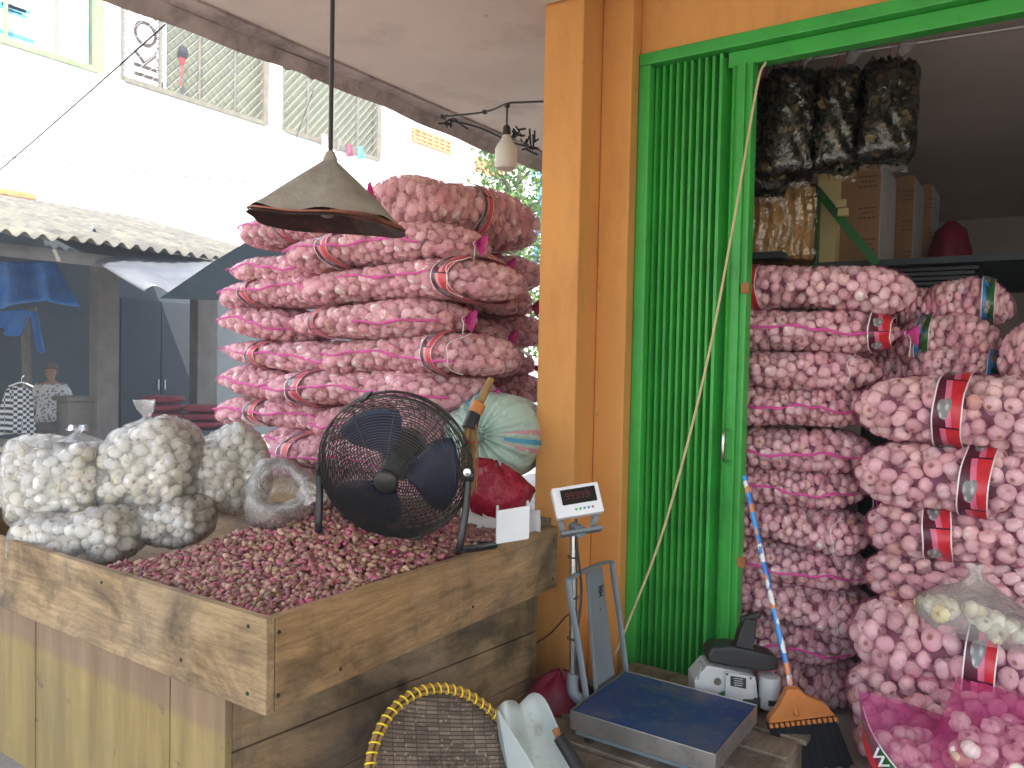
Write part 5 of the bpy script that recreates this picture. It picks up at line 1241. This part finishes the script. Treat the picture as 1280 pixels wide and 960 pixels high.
b = B(); b.prism([ic-ix*.078-iz*.058+iy*.03, ic-ix*.078-iz*.02+iy*.034, ic-ix*.07-iz*.105+iy*.05], ix*.02); b.prism([ic+ix*.055-iz*.058+iy*.03, ic+ix*.055-iz*.02+iy*.034, ic+ix*.03-iz*.1+iy*.05], ix*.02); b.obox(ic-iz*.1+iy*.045, (ix*.075, iz*.006, iy*.03)); b.tube([ic-iz*.10+iy*.045, pt+A(0, 0, -.01)], .022, 12)
b.build('bracket', 'grey_paint', sc, bevel=.002)
# back guard: bent flat bar and a wide plate
q0, q1, q2, q3 = at(733, 872, x=-1.315), at(711, 728, x=-1.37), at(766, 704, x=-1.37), at(783, 842, x=-1.315)
rails = bez([A(-1.312, q0[1], SZ-.03), q0, q0*.5+q1*.5, q1+A(0, 0, -.02), q1+A(0, .02, .012), q1*.5+q2*.5+A(0, 0, .02), q2+A(0, -.02, .01), q2+A(0, 0, -.025), q2*.5+q3*.5, q3, A(-1.312, q3[1], SZ-.03)], 60)
b = B(); b.tube(rails, .012, 8, flat=.45); b.build('back_rail', 'grey_paint', sc, smooth=True)
p0, p1, p2, p3 = at(744, 868, x=-1.318), at(733, 716, x=-1.372), at(753, 708, x=-1.372), at(769, 850, x=-1.318)
b = B(); b.prism([p0, p1, p2, p3], A(-.004, 0, 0)); b.prism([p0+A(.002, -.012, 0), p1+A(.002, -.012, 0), p1+A(.002, -.001, 0), p0+A(.002, -.001, 0)], A(.012, 0, 0)); bp_ = b.build('back_plate', 'grey_paint', sc, bevel=.001)
b = B(); cc = at(749, 738, x=-1.366); 
for k in range(4): b.tube(bez([cc+A(.008, -.02+.014*k, .02), cc+A(.008, .012-.01*k, .0), cc+A(.008, -.015+.012*k, -.022)], 8), .0016, 4)
for k in range(4): b.tube([cc+A(.012, -.015+.010*k, -.06-.008*k), cc+A(.013, -.008+.008*k, -.075-.01*k)], .0018, 4)
b.build('marker_scribble', 'black', bp_)

# bag sewing machine
mcn = at(915, 862, d=2.98); mcn[2] = .14
sm_ = thing('sewing_machine', 'portable grey bag sewing machine with black handle beside the scale', 'sewing machine', mcn)
mx_ = _rt*.99+A(0, 0, -.06); mx_ /= np.linalg.norm(mx_); mz = A(0, 0, 1); my = np.cross(mz, mx_)
def ml(px, py, d_=0, D=2.95): return at(px, py, d=D)+my*d_
b = B(); b.prism([ml(868, 858), ml(868, 850), ml(884, 832), ml(905, 836), ml(945, 846), ml(950, 893), ml(868, 893)], my*.11); b.build('body', 'light_grey', sm_, bevel=.006)
b = B(); b.prism([ml(906, 838, -.012), ml(942, 845, -.012), ml(940, 892, -.012), ml(905, 886, -.012)], my*.011); fp_ = b.build('face_plate', 'light_grey', sm_, bevel=.002)
b = B(); b.prism([ml(912, 843, -.016), ml(931, 846, -.016), ml(931, 859, -.016), ml(912, 855, -.016)], my*.0035)
b.build('rating_plate', 'black', fp_)
b = B()
for k in range(4): q = ml(914, 845.5+k*2.7, -.018); b.obox(q+mx_*.022, (mx_*(.018-.003*(k % 2)), mz*.0012, my*.0006))
b.build('plate_print', 'light_grey', fp_)
for (x_, y_) in ((908, 841), (937, 846), (907, 884), (936, 889)): b = B(); b.lathe([(.0, .003), (.004, .002), (.0045, -.002)], 8, ml(x_, y_, -.013), -my); b.build('screw', 'black', fp_)
b = B(); b.lathe([(.0, .006), (.013, .005), (.015, -.002)], 16, ml(897, 852, .0), -my); b.build('oil_cap', 'stall_post', sm_)
b = B(); b.prism([ml(898, 866, -.006), ml(908, 862, -.006), ml(914, 868, -.006), ml(900, 869, -.006)], my*.005); b.build('green_lever', 'green_dark', sm_)
b = B(); b.prism([ml(884, 820), ml(890, 810), ml(915, 808), ml(968, 820), ml(974, 826), ml(973, 838), ml(955, 841), ml(905, 833), ml(886, 829)], my*.10); b.build('belt_cover', 'black', sm_, bevel=.012)
b = B(); b.prism([ml(921, 816, .02), ml(926, 796, .02), ml(934, 776, .02), ml(950, 779, .02), ml(947, 798, .02), ml(944, 818, .02)], my*.05); b.tube([ml(930, 780, .045), ml(955, 772, .045)], .014, 8); b.build('handle', 'black', sm_, bevel=.008)
b = B(); sp0 = ml(965, 868, .03, 2.93); b.lathe([(.0, .062), (.012, .060), (.036, .057), (.039, .05), (.039, -.055), (.036, -.06), (.0, -.062)], 24, sp0, mz); b.build('thread_spool', 'light_grey', sm_, smooth=True)
b = B(); q = sp0-my*.040+mz*-.03; b.obox(q, (mx_*.016, mz*.010, my*.0015)); b.build('spool_label', 'black', sm_)
b = B(); b.tube(bez([ml(872, 850), ml(877, 832), ml(874, 826)], 8), .003, 6); b.lathe([(.0, .006), (.006, 0), (.0, -.006)], 8, ml(875, 827)); b.build('thread_guide', 'chrome', sm_, smooth=True)
b = B(); b.box(mcn[0]-.1, mcn[0]+.1, mcn[1]-.02, mcn[1]+.1, .139, .20); b.build('foot', 'black', sm_, bevel=.004)
# broom with wrapped handle
br0, br1 = at(931, 598, d=3.10), at(991, 868, d=2.86)
bm_ = thing('push_broom', 'broom with blue and orange wrapped handle and orange head', 'broom', at(1015, 955, d=2.72))
b = B(); b.tube([br0, br1], [.0095, .0105], 10); b.lathe([(.0, .012), (.008, .010), (.0105, 0)], 10, br0, br0-br1); b.build('handle', 'handle_wrap', bm_, smooth=True)
o0 = [at(q[0], q[1], d=2.82) for q in ((985, 862), (1000, 862), (1008, 870), (1032, 880), (1045, 895), (961, 905), (962, 899), (974, 884))]
b = B(); b.prism(o0, _fw*.035); b.tube([br1-(br1-br0)*.03, at(996, 895, d=2.81)], [.013, .010], 10)
for k in range(13):
    u = k/12; q0 = at(963+u*81, 905-u*9, d=2.815); q1 = at(966+u*80, 913-u*9, d=2.81); b.tube([q0, q1], .0085, 6)
b.build('head', 'orange_plastic', bm_, bevel=.003)
b = B(); P = []
for v in np.linspace(0, 1, 8):
    row = []
    for u in np.linspace(0, 1, 40): row.append(at(964+u*82+10*v-4*v*(1-u)+12*v*u, 911-u*9+56*v+2.5*math.sin(u*37)*v, d=2.80)+_fw*.0025*math.sin(u*60))
    P.append(row)
P = np.array(P); b.grid(P); b.grid(P+_fw*.05); b.grid(np.array([P[:, 0], P[:, 0]+_fw*.05])); b.grid(np.array([P[:, -1], P[:, -1]+_fw*.05]))
b.build('bristles', 'bristle', bm_, smooth=True)
# bamboo sieve leaning on the bin
ctr = A(-1.335, 1.735, .235); nrm = A(.80, -.10, .585); nrm /= np.linalg.norm(nrm)
ux = np.cross(A(0, 0, 1), nrm); ux /= np.linalg.norm(ux); uy = np.cross(nrm, ux); SR = .285
sv = bpy.data.objects.new('bamboo_sieve', None); COL.objects.link(sv); tag(sv, 'round woven bamboo sieve with yellow lashed rim leaning on the bin', 'sieve')
b = B(); b.lathe([(.0, -.028), (SR*.45, -.026), (SR*.8, -.018), (SR*.97, .0)], 64); b.build('woven_tray', 'woven', sv, smooth=True, ang=180, solid=.006, local=True)
b = B(); b.tube([(SR*math.cos(a), SR*math.sin(a), .004) for a in np.arange(72)*math.pi/36], .0075, 8, closed=True); b.tube([((SR-.017)*math.cos(a), (SR-.017)*math.sin(a), .006) for a in np.arange(72)*math.pi/36], .005, 8, closed=True); b.build('rim', 'lidi', sv, smooth=True, local=True)
b = B()
for k in range(64):
    a = k*2*math.pi/64; c = A((SR-.007)*math.cos(a), (SR-.007)*math.sin(a), .004); d1 = A(math.cos(a), math.sin(a), 0); d2 = A(0, 0, 1); tt = A(-math.sin(a), math.cos(a), 0)
    b.tube([c+(d1*math.cos(q)*.0145+d2*math.sin(q)*.0105)+tt*.004*math.cos(q) for q in np.arange(12)*math.pi/6], .0028, 6, closed=True)
b.build('lashing', 'yellow', sv, smooth=True, local=True)
sv.matrix_world = Matrix(((ux[0], uy[0], nrm[0], ctr[0]), (ux[1], uy[1], nrm[1], ctr[1]), (ux[2], uy[2], nrm[2], ctr[2]), (0, 0, 0, 1)))
# metal dustpan standing on end
dp = thing('dustpan', 'rusty pale metal dustpan standing upright between bin and scale', 'dustpan', at(665, 985, d=2.42)*A(1, 1, 0))
b = B()
lf = [at(616, 893, d=2.50), at(630, 877, d=2.46), at(643, 876, d=2.52), at(648, 881, d=2.55), at(652, 877, d=2.58), at(666, 866, d=2.60), at(681, 874, d=2.56), at(700, 915, d=2.47), ]
lo = [at(640, 985, d=2.30), at(650, 990, d=2.34), at(660, 995, d=2.40), at(668, 995, d=2.42), at(676, 995, d=2.44), at(690, 990, d=2.44), at(706, 985, d=2.42), at(716, 970, d=2.38)]
def dense(pp, n=26): return bez(pp, n*2)[:2*n]
T0, T1 = dense(lf, 20), dense(lo, 20); m_ = min(len(T0), len(T1)); P = np.array([T0[:m_]*(1-v)+T1[:m_]*v for v in np.linspace(0, 1, 10)])
b.grid(P); b.build('pan', 'dustpan', dp, smooth=True, ang=180, solid=.004)
b = B(); w0, w1, w2, w3 = at(616, 893, d=2.497), at(622, 888, d=2.42), at(668, 962, d=2.28), at(640, 990, d=2.30); b.prism([w0, w1, w2, w3], A(.003, .003, 0)); b.build('side_wall', 'dustpan', dp, bevel=.001)
b = B(); b.tube([at(699, 922, d=2.40), at(738, 985, d=2.30)], [.019, .022], 12); b.build('handle', 'black', dp, smooth=True)
b = B(); b.tube([at(694, 912, d=2.43), at(701, 926, d=2.40)], .011, 8); b.build('ferrule', 'rust', dp, smooth=True)
# red bag behind the pole
rb = at(700, 872, d=3.02); b = B(); P = []
for k, (h, rx) in enumerate(((-.19, .09), (-.16, .13), (-.05, .145), (.04, .12), (.085, .06), (.10, .015))): P.append([rb+_rt*rx*math.cos(a)*(1+.1*math.sin(3*a+k*.4))+_fw*rx*.7*math.sin(a)+A(0, 0, h+.012*math.sin(5*a+k)) for a in np.arange(36)*math.pi/18])
b.grid(np.array(P), cv_=True); single('net_bag', b, 'red_net', 'dark red bundled net bag on the ground behind the scale pole', 'net bag', smooth=True, ang=180)
# thin cane leaning across the gate and wire on the pillar
b = B(); b.tube(bez([at(957, 78, y=3.19), at(946, 110, y=3.17), at(915, 290, y=3.14), at(880, 470, y=3.1), at(830, 660, y=3.06), at(782, 786, y=3.02), at(768, 820, y=3.0)], 40), [.0052]*len(bez([at(957, 78, y=3.19), at(946, 110, y=3.17), at(915, 290, y=3.14), at(880, 470, y=3.1), at(830, 660, y=3.06), at(782, 786, y=3.02), at(768, 820, y=3.0)], 40)), 6)
single('beige_cord', b, 'cord', 'thin beige cord hanging in a slack bow across the green gate', 'cord', smooth=True)
b = B(); b.tube(bez([at(668, 806, y=2.97), at(690, 790, y=2.972), at(706, 772, y=2.968), at(714, 766, y=2.9)], 14), .003, 5); single('pillar_wire', b, 'black', 'thin dark wire crossing the foot of the orange pillar', 'wire', smooth=True)

# ================================================================== INSIDE THE SHOP, UPPER PART
# hanging packs of dried black fungus
GB = 'clear packs of dried black fungus hung in the doorway'
rail = B(); rail.tube([(-1.3, 3.86, 2.90), (0.6, 4.05, 2.90)], .008, 6); single('hanging_rail', rail, 'steel', 'thin rail carrying the hanging fungus packs inside the doorway', 'rail')
FCOL = [(.06, .056, .042), (.09, .078, .05), (.06, .07, .036), (.03, .03, .026), (.30, .21, .10), (.16, .12, .06), (.05, .06, .035), (.035, .035, .03)]
def fungus(x0, y0, x1, y1, d_, label, ybot=0, skew=0.):
    c0, c1 = at((x0+x1)/2, y0, d=d_), at((x0+x1)/2, y1, d=d_); Wd = (x1-x0)*d_/983; Hh = c0[2]-c1[2]; t = thing('fungus_pack', label, 'food pack', c1, GB)
    c = (c0+c1)/2
    def Pt(u, v, off=0):  # u round, v 0 bottom 1 top
        prof = min(1, (v/.10)**.5 if v < .10 else 1)*min(1, ((1-v)/.12)**.5 if v > .88 else 1)
        rx = Wd/2*(.74+.16*prof)*(1.06-.14*v); ry = .075*prof+.004
        return c+_rt*((rx+off)*math.cos(u)+skew*(.5-v)*Wd)+_fw*(ry+off)*math.copysign(abs(math.sin(u))**.8, math.sin(u))+A(0, 0, Hh*(v-.5))
    b = B()
    for k in range(760):
        u, v = rng.random()*6.283, rng.random()*.97+.01; p = Pt(u, v, -.012-.012*rng.random()); q = rand_rot(1.)
        s_ = .013+.018*rng.random(); cc = A(*FCOL[int(rng.integers(len(FCOL)))])*rng.uniform(.7, 1.3); m_ = 9
        ring_ = [p+q@A(s_*math.cos(a)*(1+.12*rng.standard_normal()), s_*.8*math.sin(a), s_*.30*math.sin(2*a+k)) for a in np.arange(m_)*2*math.pi/m_]
        b.add([p+q@A(0, 0, s_*.4)]+ring_, [(0, 1+j, 1+(j+1) % m_) for j in range(m_)], 0, cc)
    P = np.array([[Pt(a, v, -.026) for a in np.arange(24)*math.pi/12] for v in np.linspace(.03, .97, 12)]); b.grid(P, cv_=True, cap=True, col=(.02, .02, .018))
    o = b.build('dried_fungus', 'fungus', t, smooth=True, ang=180); o['kind'] = 'stuff'
    b = B(); P = np.array([[Pt(a, v, .009+.005*math.sin(9*a+v*20)) for a in np.arange(44)*math.pi/22] for v in np.linspace(0, 1, 22)]); b.grid(P, cv_=True)
    P = np.array([[Pt(a, 0, .002)*(1-k)+(Pt(a, 0, .002)+A(0, 0, -.035)+_rt*.01)*k for a in (math.pi, math.pi*.75, math.pi/2, math.pi*.25, 0)] for k in (0, 1)]); b.grid(P)
    b.build('plastic_film', 'film_dark', t, smooth=True, ang=180)
    tp_ = c0+_rt*skew*-.5*Wd; b = B(); P = []
    for k, (h, r_) in enumerate(((-.01, .05), (.012, .014), (.04, .024), (.085, .034))): P.append([tp_+_rt*(.03+h*.55)+(_rt*math.cos(a)+_fw*.6*math.sin(a))*r_*(1+.3*math.sin(3*a+k))+A(0, 0, h) for a in np.arange(14)*math.pi/7])
    b.grid(np.array(P), cv_=True); b.build('knotted_top', 'film_cloudy', t, smooth=True, ang=180)
    b = B()
    for dx in (-.03, .03): b.tube([tp_+_rt*(.02+dx), tp_+_rt*(.02+dx*.3)+A(0, 0, max(.05, 2.90-tp_[2]))], .0045, 5, flat=.3)
    b.build('red_tie', 'red_band', t)
fungus(930, 100, 985, 245, 3.75, 'pack of black fungus half hidden by the green gate edge', 0, .0)
fungus(952, 86, 1024, 226, 3.62, 'first whole pack of black fungus from the green gate', 0, -.10)
fungus(1014, 86, 1078, 216, 3.58, 'middle pack of black fungus between two others', 0, -.05)
fungus(1072, 76, 1146, 204, 3.50, 'pack of black fungus farthest from the green gate', 0, -.1)
# pack of golden crackers
c = at(972, 280, d=4.15); t = thing('cracker_pack', 'shiny clear pack of golden brown crackers on the inside shelf', 'food pack', c-A(0, 0, .22))
def Pk(a, v, off=0):
    pr_ = min(1, (v/.08)**.5 if v < .08 else 1)*min(1, ((1-v)/.08)**.5 if v > .92 else 1)
    return c+_rt*(.19*(.9+.1*pr_)+off)*math.cos(a)*(1+.0*v)+_fw*((.09*pr_+off)*math.copysign(abs(math.sin(a))**.55, math.sin(a)))+A(0, 0, .44*(v-.5))
b = B(); P = np.array([[Pk(a, v, -.008+.006*math.sin(16*a)) for a in np.arange(60)*math.pi/30] for v in np.linspace(.02, .98, 16)]); b.grid(P, cv_=True, cap=True); b.build('crackers', 'snack', t, smooth=True, ang=180)
b = B(); P = np.array([[Pk(a, v, .004+.007*math.sin(16*a+1.2*math.sin(v*9))) for a in np.arange(120)*math.pi/60] for v in np.linspace(0, 1, 24)]); b.grid(P, cv_=True); b.build('plastic_film', 'film_dark', t, smooth=True, ang=180)
# steel shelf with green post and brace
SY_ = 4.62
sh_ = thing('green_shelf', 'green angle iron shelf with slanting brace inside the shop', 'shelf', (-.9, SY_, 0))
a0, a1 = at(1012, 300, y=SY_), at(1022, 300, y=SY_); b = B(); b.box(a0[0], a1[0], SY_, SY_+.05, 0, at(1016, 235, y=SY_)[2]); b.build('post', 'green_dark', sh_, bevel=.003)
q0, q1 = at(1020, 236, y=SY_-.03), at(1096, 330, y=SY_-.03); b = B(); dq = (q1-q0)/2; dn = np.cross(dq/np.linalg.norm(dq), A(0, 1, 0)); b.obox((q0+q1)/2, (dq, dn*.022, A(0, .006, 0))); b.build('brace', 'green_dark', sh_)
shz = 2.03; b = B(); b.box(a1[0]+.003, 1.4, SY_, 6.6, shz-.035, shz-.002); b.build('shelf_board', 'stall_wall', sh_)
for x, y in ((1.3, SY_), (1.3, 6.5), (-.9, 6.5)): b = B(); b.box(x, x+.05, y, y+.05, 0, shz-.037); b.build('post', 'green_dark', sh_)
b = B(); b.box(-1.85, a0[0]-.003, SY_-.55, SY_+.3, shz-.035, shz-.002); b.build('shelf_board', 'stall_wall', sh_)
for px, py in ((1051, 254), (1054, 265)):
    p = at(px, py, y=SY_-.06); b = B(); b.box(p[0]-.028, p[0]+.026, SY_-.07, SY_-.04, p[2]-.022, p[2]+.02); single('socket_box', b, 'cream', f'small cream junction box on the green brace, {"upper" if py < 260 else "lower"} of two', 'junction box', bevel=.004)
# cartons
def carton(px0, px1, py0, y_, dep, label, top=None, lines=True):
    x0, x1 = at(px0, 300, y=y_)[0], at(px1, 300, y=y_)[0]; zt = at(px0, py0, y=y_)[2]; zb = shz
    t = thing('carton', label, 'carton', ((x0+x1)/2, y_, zb), 'brown cartons on the inside shelf')
    b = B(); b.box(x0, x1, y_, y_+dep, zb, zt); b.build('box', 'carton', t, bevel=.004)
    b = B(); b.box(x1+.0005, x1+.003, y_+.01, y_+dep-.01, zb+.01, zt-.01); b.build('wrapping', 'carton_tape', t)
    b = B(); h = zt-zb
    for r_ in range(3):
        for k in range(3):
            zz = zt-h*(.16+.3*r_)-.028*k; w_ = (x1-x0)*(.22-.05*(k % 2)); xc = (x0+x1)/2+.05
            for j in range(4): xj = xc-w_+2*w_*j/4; b.box(xj, xj+w_*.36, y_-.003, y_-.0008, zz, zz+.007)
    b.build('print', 'ink', t)
carton(1046, 1098, 205, 4.85, .55, 'front brown carton with pale taped side, by the green brace')
carton(1106, 1140, 222, 5.55, .5, 'brown carton second in the row on the inside shelf')
carton(1140, 1163, 232, 6.05, .45, 'brown carton third in the row, close to the red bundle')
p = at(1186, 300, y=5.9); b = B(); P = []
for k, (h, r_) in enumerate(((0, .06), (.02, .11), (.2, .12), (.34, .09), (.40, .03))): P.append([A(p[0], 6.0, shz+h)+A(math.cos(a)*r_, math.sin(a)*r_, 0)*(1+.1*math.sin(4*a+k)) for a in np.arange(30)*math.pi/15])
b.grid(np.array(P), cv_=True, cap=True); single('red_bundle', b, 'red_net', 'dark red net bundle at the end of the carton row', 'bundle', smooth=True, ang=180)
# flat black trays
for k in range(6):
    c = at(1152, 343, d=4.35); z = shz-.16+.026*k; wd = .27-.006*((k*3) % 4); xo = .012*((k*7) % 3)
    b = B(); b.obox(A(c[0]+xo, c[1]+.1, z), ((wd, 0, 0), (0, .25, 0), (0, 0, .007))); b.obox(A(c[0]+xo, c[1]+.1-.25, z+.005), ((wd, 0, 0), (0, .008, 0), (0, 0, .011)))
    single('black_tray', b, 'tray', f'flat black tray stacked behind the inside sacks, {("lowest", "second", "third", "fourth", "fifth", "topmost")[k]} tray', 'tray', group='flat black trays behind the inside sacks', bevel=.003)
c = at(1152, 343, d=4.35); b = B(); b.box(c[0]-.26, c[0]+.26, c[1]-.14, c[1]+.33, 0, shz-.17); single('tray_cabinet', b, 'stall_wall', 'dark cabinet standing under the black trays', 'cabinet', bevel=.005)
# dim bags on a rack at the very back
rk = thing('back_rack', 'dim rack at the very back of the shop', 'rack', (1.2, 8.7, 0))
for z in (1.05, 1.45, 1.9): b = B(); b.box(.1, 3.4, 8.3, 9.0, z-.04, z); b.build('shelf_board', 'stall_wall', rk)
for x in (.1, 3.36): b = B(); b.box(x, x+.04, 8.28, 8.299, 0, 2.4); b.build('post', 'stall_wall', rk)
for r_ in range(3):
    for k in range(5):
        z = (1.05, 1.45, 1.9)[r_]; c = A(.42+.62*k, 8.6, z+.13); b = B(); P = []
        for t_ in np.linspace(-1, 1, 9):
            s_ = (1-abs(t_)**4)**.5 if abs(t_) < 1 else .05
            P.append([c+A(.29*t_, .26*s_*math.cos(a), .125*s_*math.copysign(abs(math.sin(a))**.7, math.sin(a))) for a in np.arange(16)*math.pi/8])
        b.grid(np.array(P), cv_=True, cap=True)
        single('stored_bag', b, 'rack_bag', f'dim brown bag on the back rack, {("low", "middle", "high")[r_]} shelf, place {("one", "two", "three", "four", "five")[k]} from the cartons', 'bag', smooth=True, ang=180, group='dim bags on the back rack')

# ================================================================== LIGHT
w = bpy.data.worlds.new('World'); S.world = w; w.use_nodes = True
nt = w.node_tree; nt.nodes.clear()
sky = nt.nodes.new('ShaderNodeTexSky'); sky.sky_type = 'NISHITA'; sky.sun_disc = False
SUN_EL, SUN_AZ = R(54), A(.76, -.65)
SUN_AZ /= np.linalg.norm(SUN_AZ)
sky.sun_elevation = SUN_EL; sky.sun_rotation = math.atan2(SUN_AZ[0], SUN_AZ[1])
sky.air_density = 1.2; sky.dust_density = 2.5
bg = nt.nodes.new('ShaderNodeBackground'); bg.inputs[1].default_value = .15
o_ = nt.nodes.new('ShaderNodeOutputWorld'); nt.links.new(sky.outputs[0], bg.inputs[0]); nt.links.new(bg.outputs[0], o_.inputs[0])
sun = bpy.data.lights.new('sun', 'SUN'); sun.energy = 3.4; sun.angle = R(.5); sun.color = (1, .95, .88)
so = bpy.data.objects.new('sun', sun); COL.objects.link(so)
sd = A(SUN_AZ[0]*math.cos(SUN_EL), SUN_AZ[1]*math.cos(SUN_EL), math.sin(SUN_EL))
so.rotation_euler = Vector(sd.tolist()).to_track_quat('Z', 'Y').to_euler(); so.location = (5, -5, 12)

S.view_settings.view_transform = 'Standard'; S.view_settings.look = 'None'; S.view_settings.gamma = 1; S.view_settings.use_curve_mapping = False
S.view_settings.exposure = 2.22
S.render.engine = 'CYCLES'
cy_ = S.cycles
cy_.use_denoising = True
try: cy_.denoiser = 'OPENIMAGEDENOISE'
except Exception: pass
cy_.max_bounces = 10; cy_.diffuse_bounces = 6; cy_.glossy_bounces = 3; cy_.transmission_bounces = 4; cy_.transparent_max_bounces = 28
cy_.caustics_reflective = False; cy_.caustics_refractive = False; cy_.sample_clamp_indirect = 6
S.render.resolution_x, S.render.resolution_y = 1024, 768
# bluish haze volume added to lift the far darks like lens glare
m, nt, b_, out = nodes('glare_haze'); nt.nodes.remove(b_)
pv = N(nt, 'ShaderNodeVolumePrincipled'); pv.inputs['Density'].default_value = .009; pv.inputs['Color'].default_value = (.85, .92, 1, 1); pv.inputs['Anisotropy'].default_value = .2
nt.links.new(pv.outputs[0], out.inputs['Volume']); G['glare_haze'] = m
b = B(); b.box(-42, 32, -32, 42, -1, 11); hz = b.build('haze', 'glare_haze'); hz['kind'] = 'stuff'
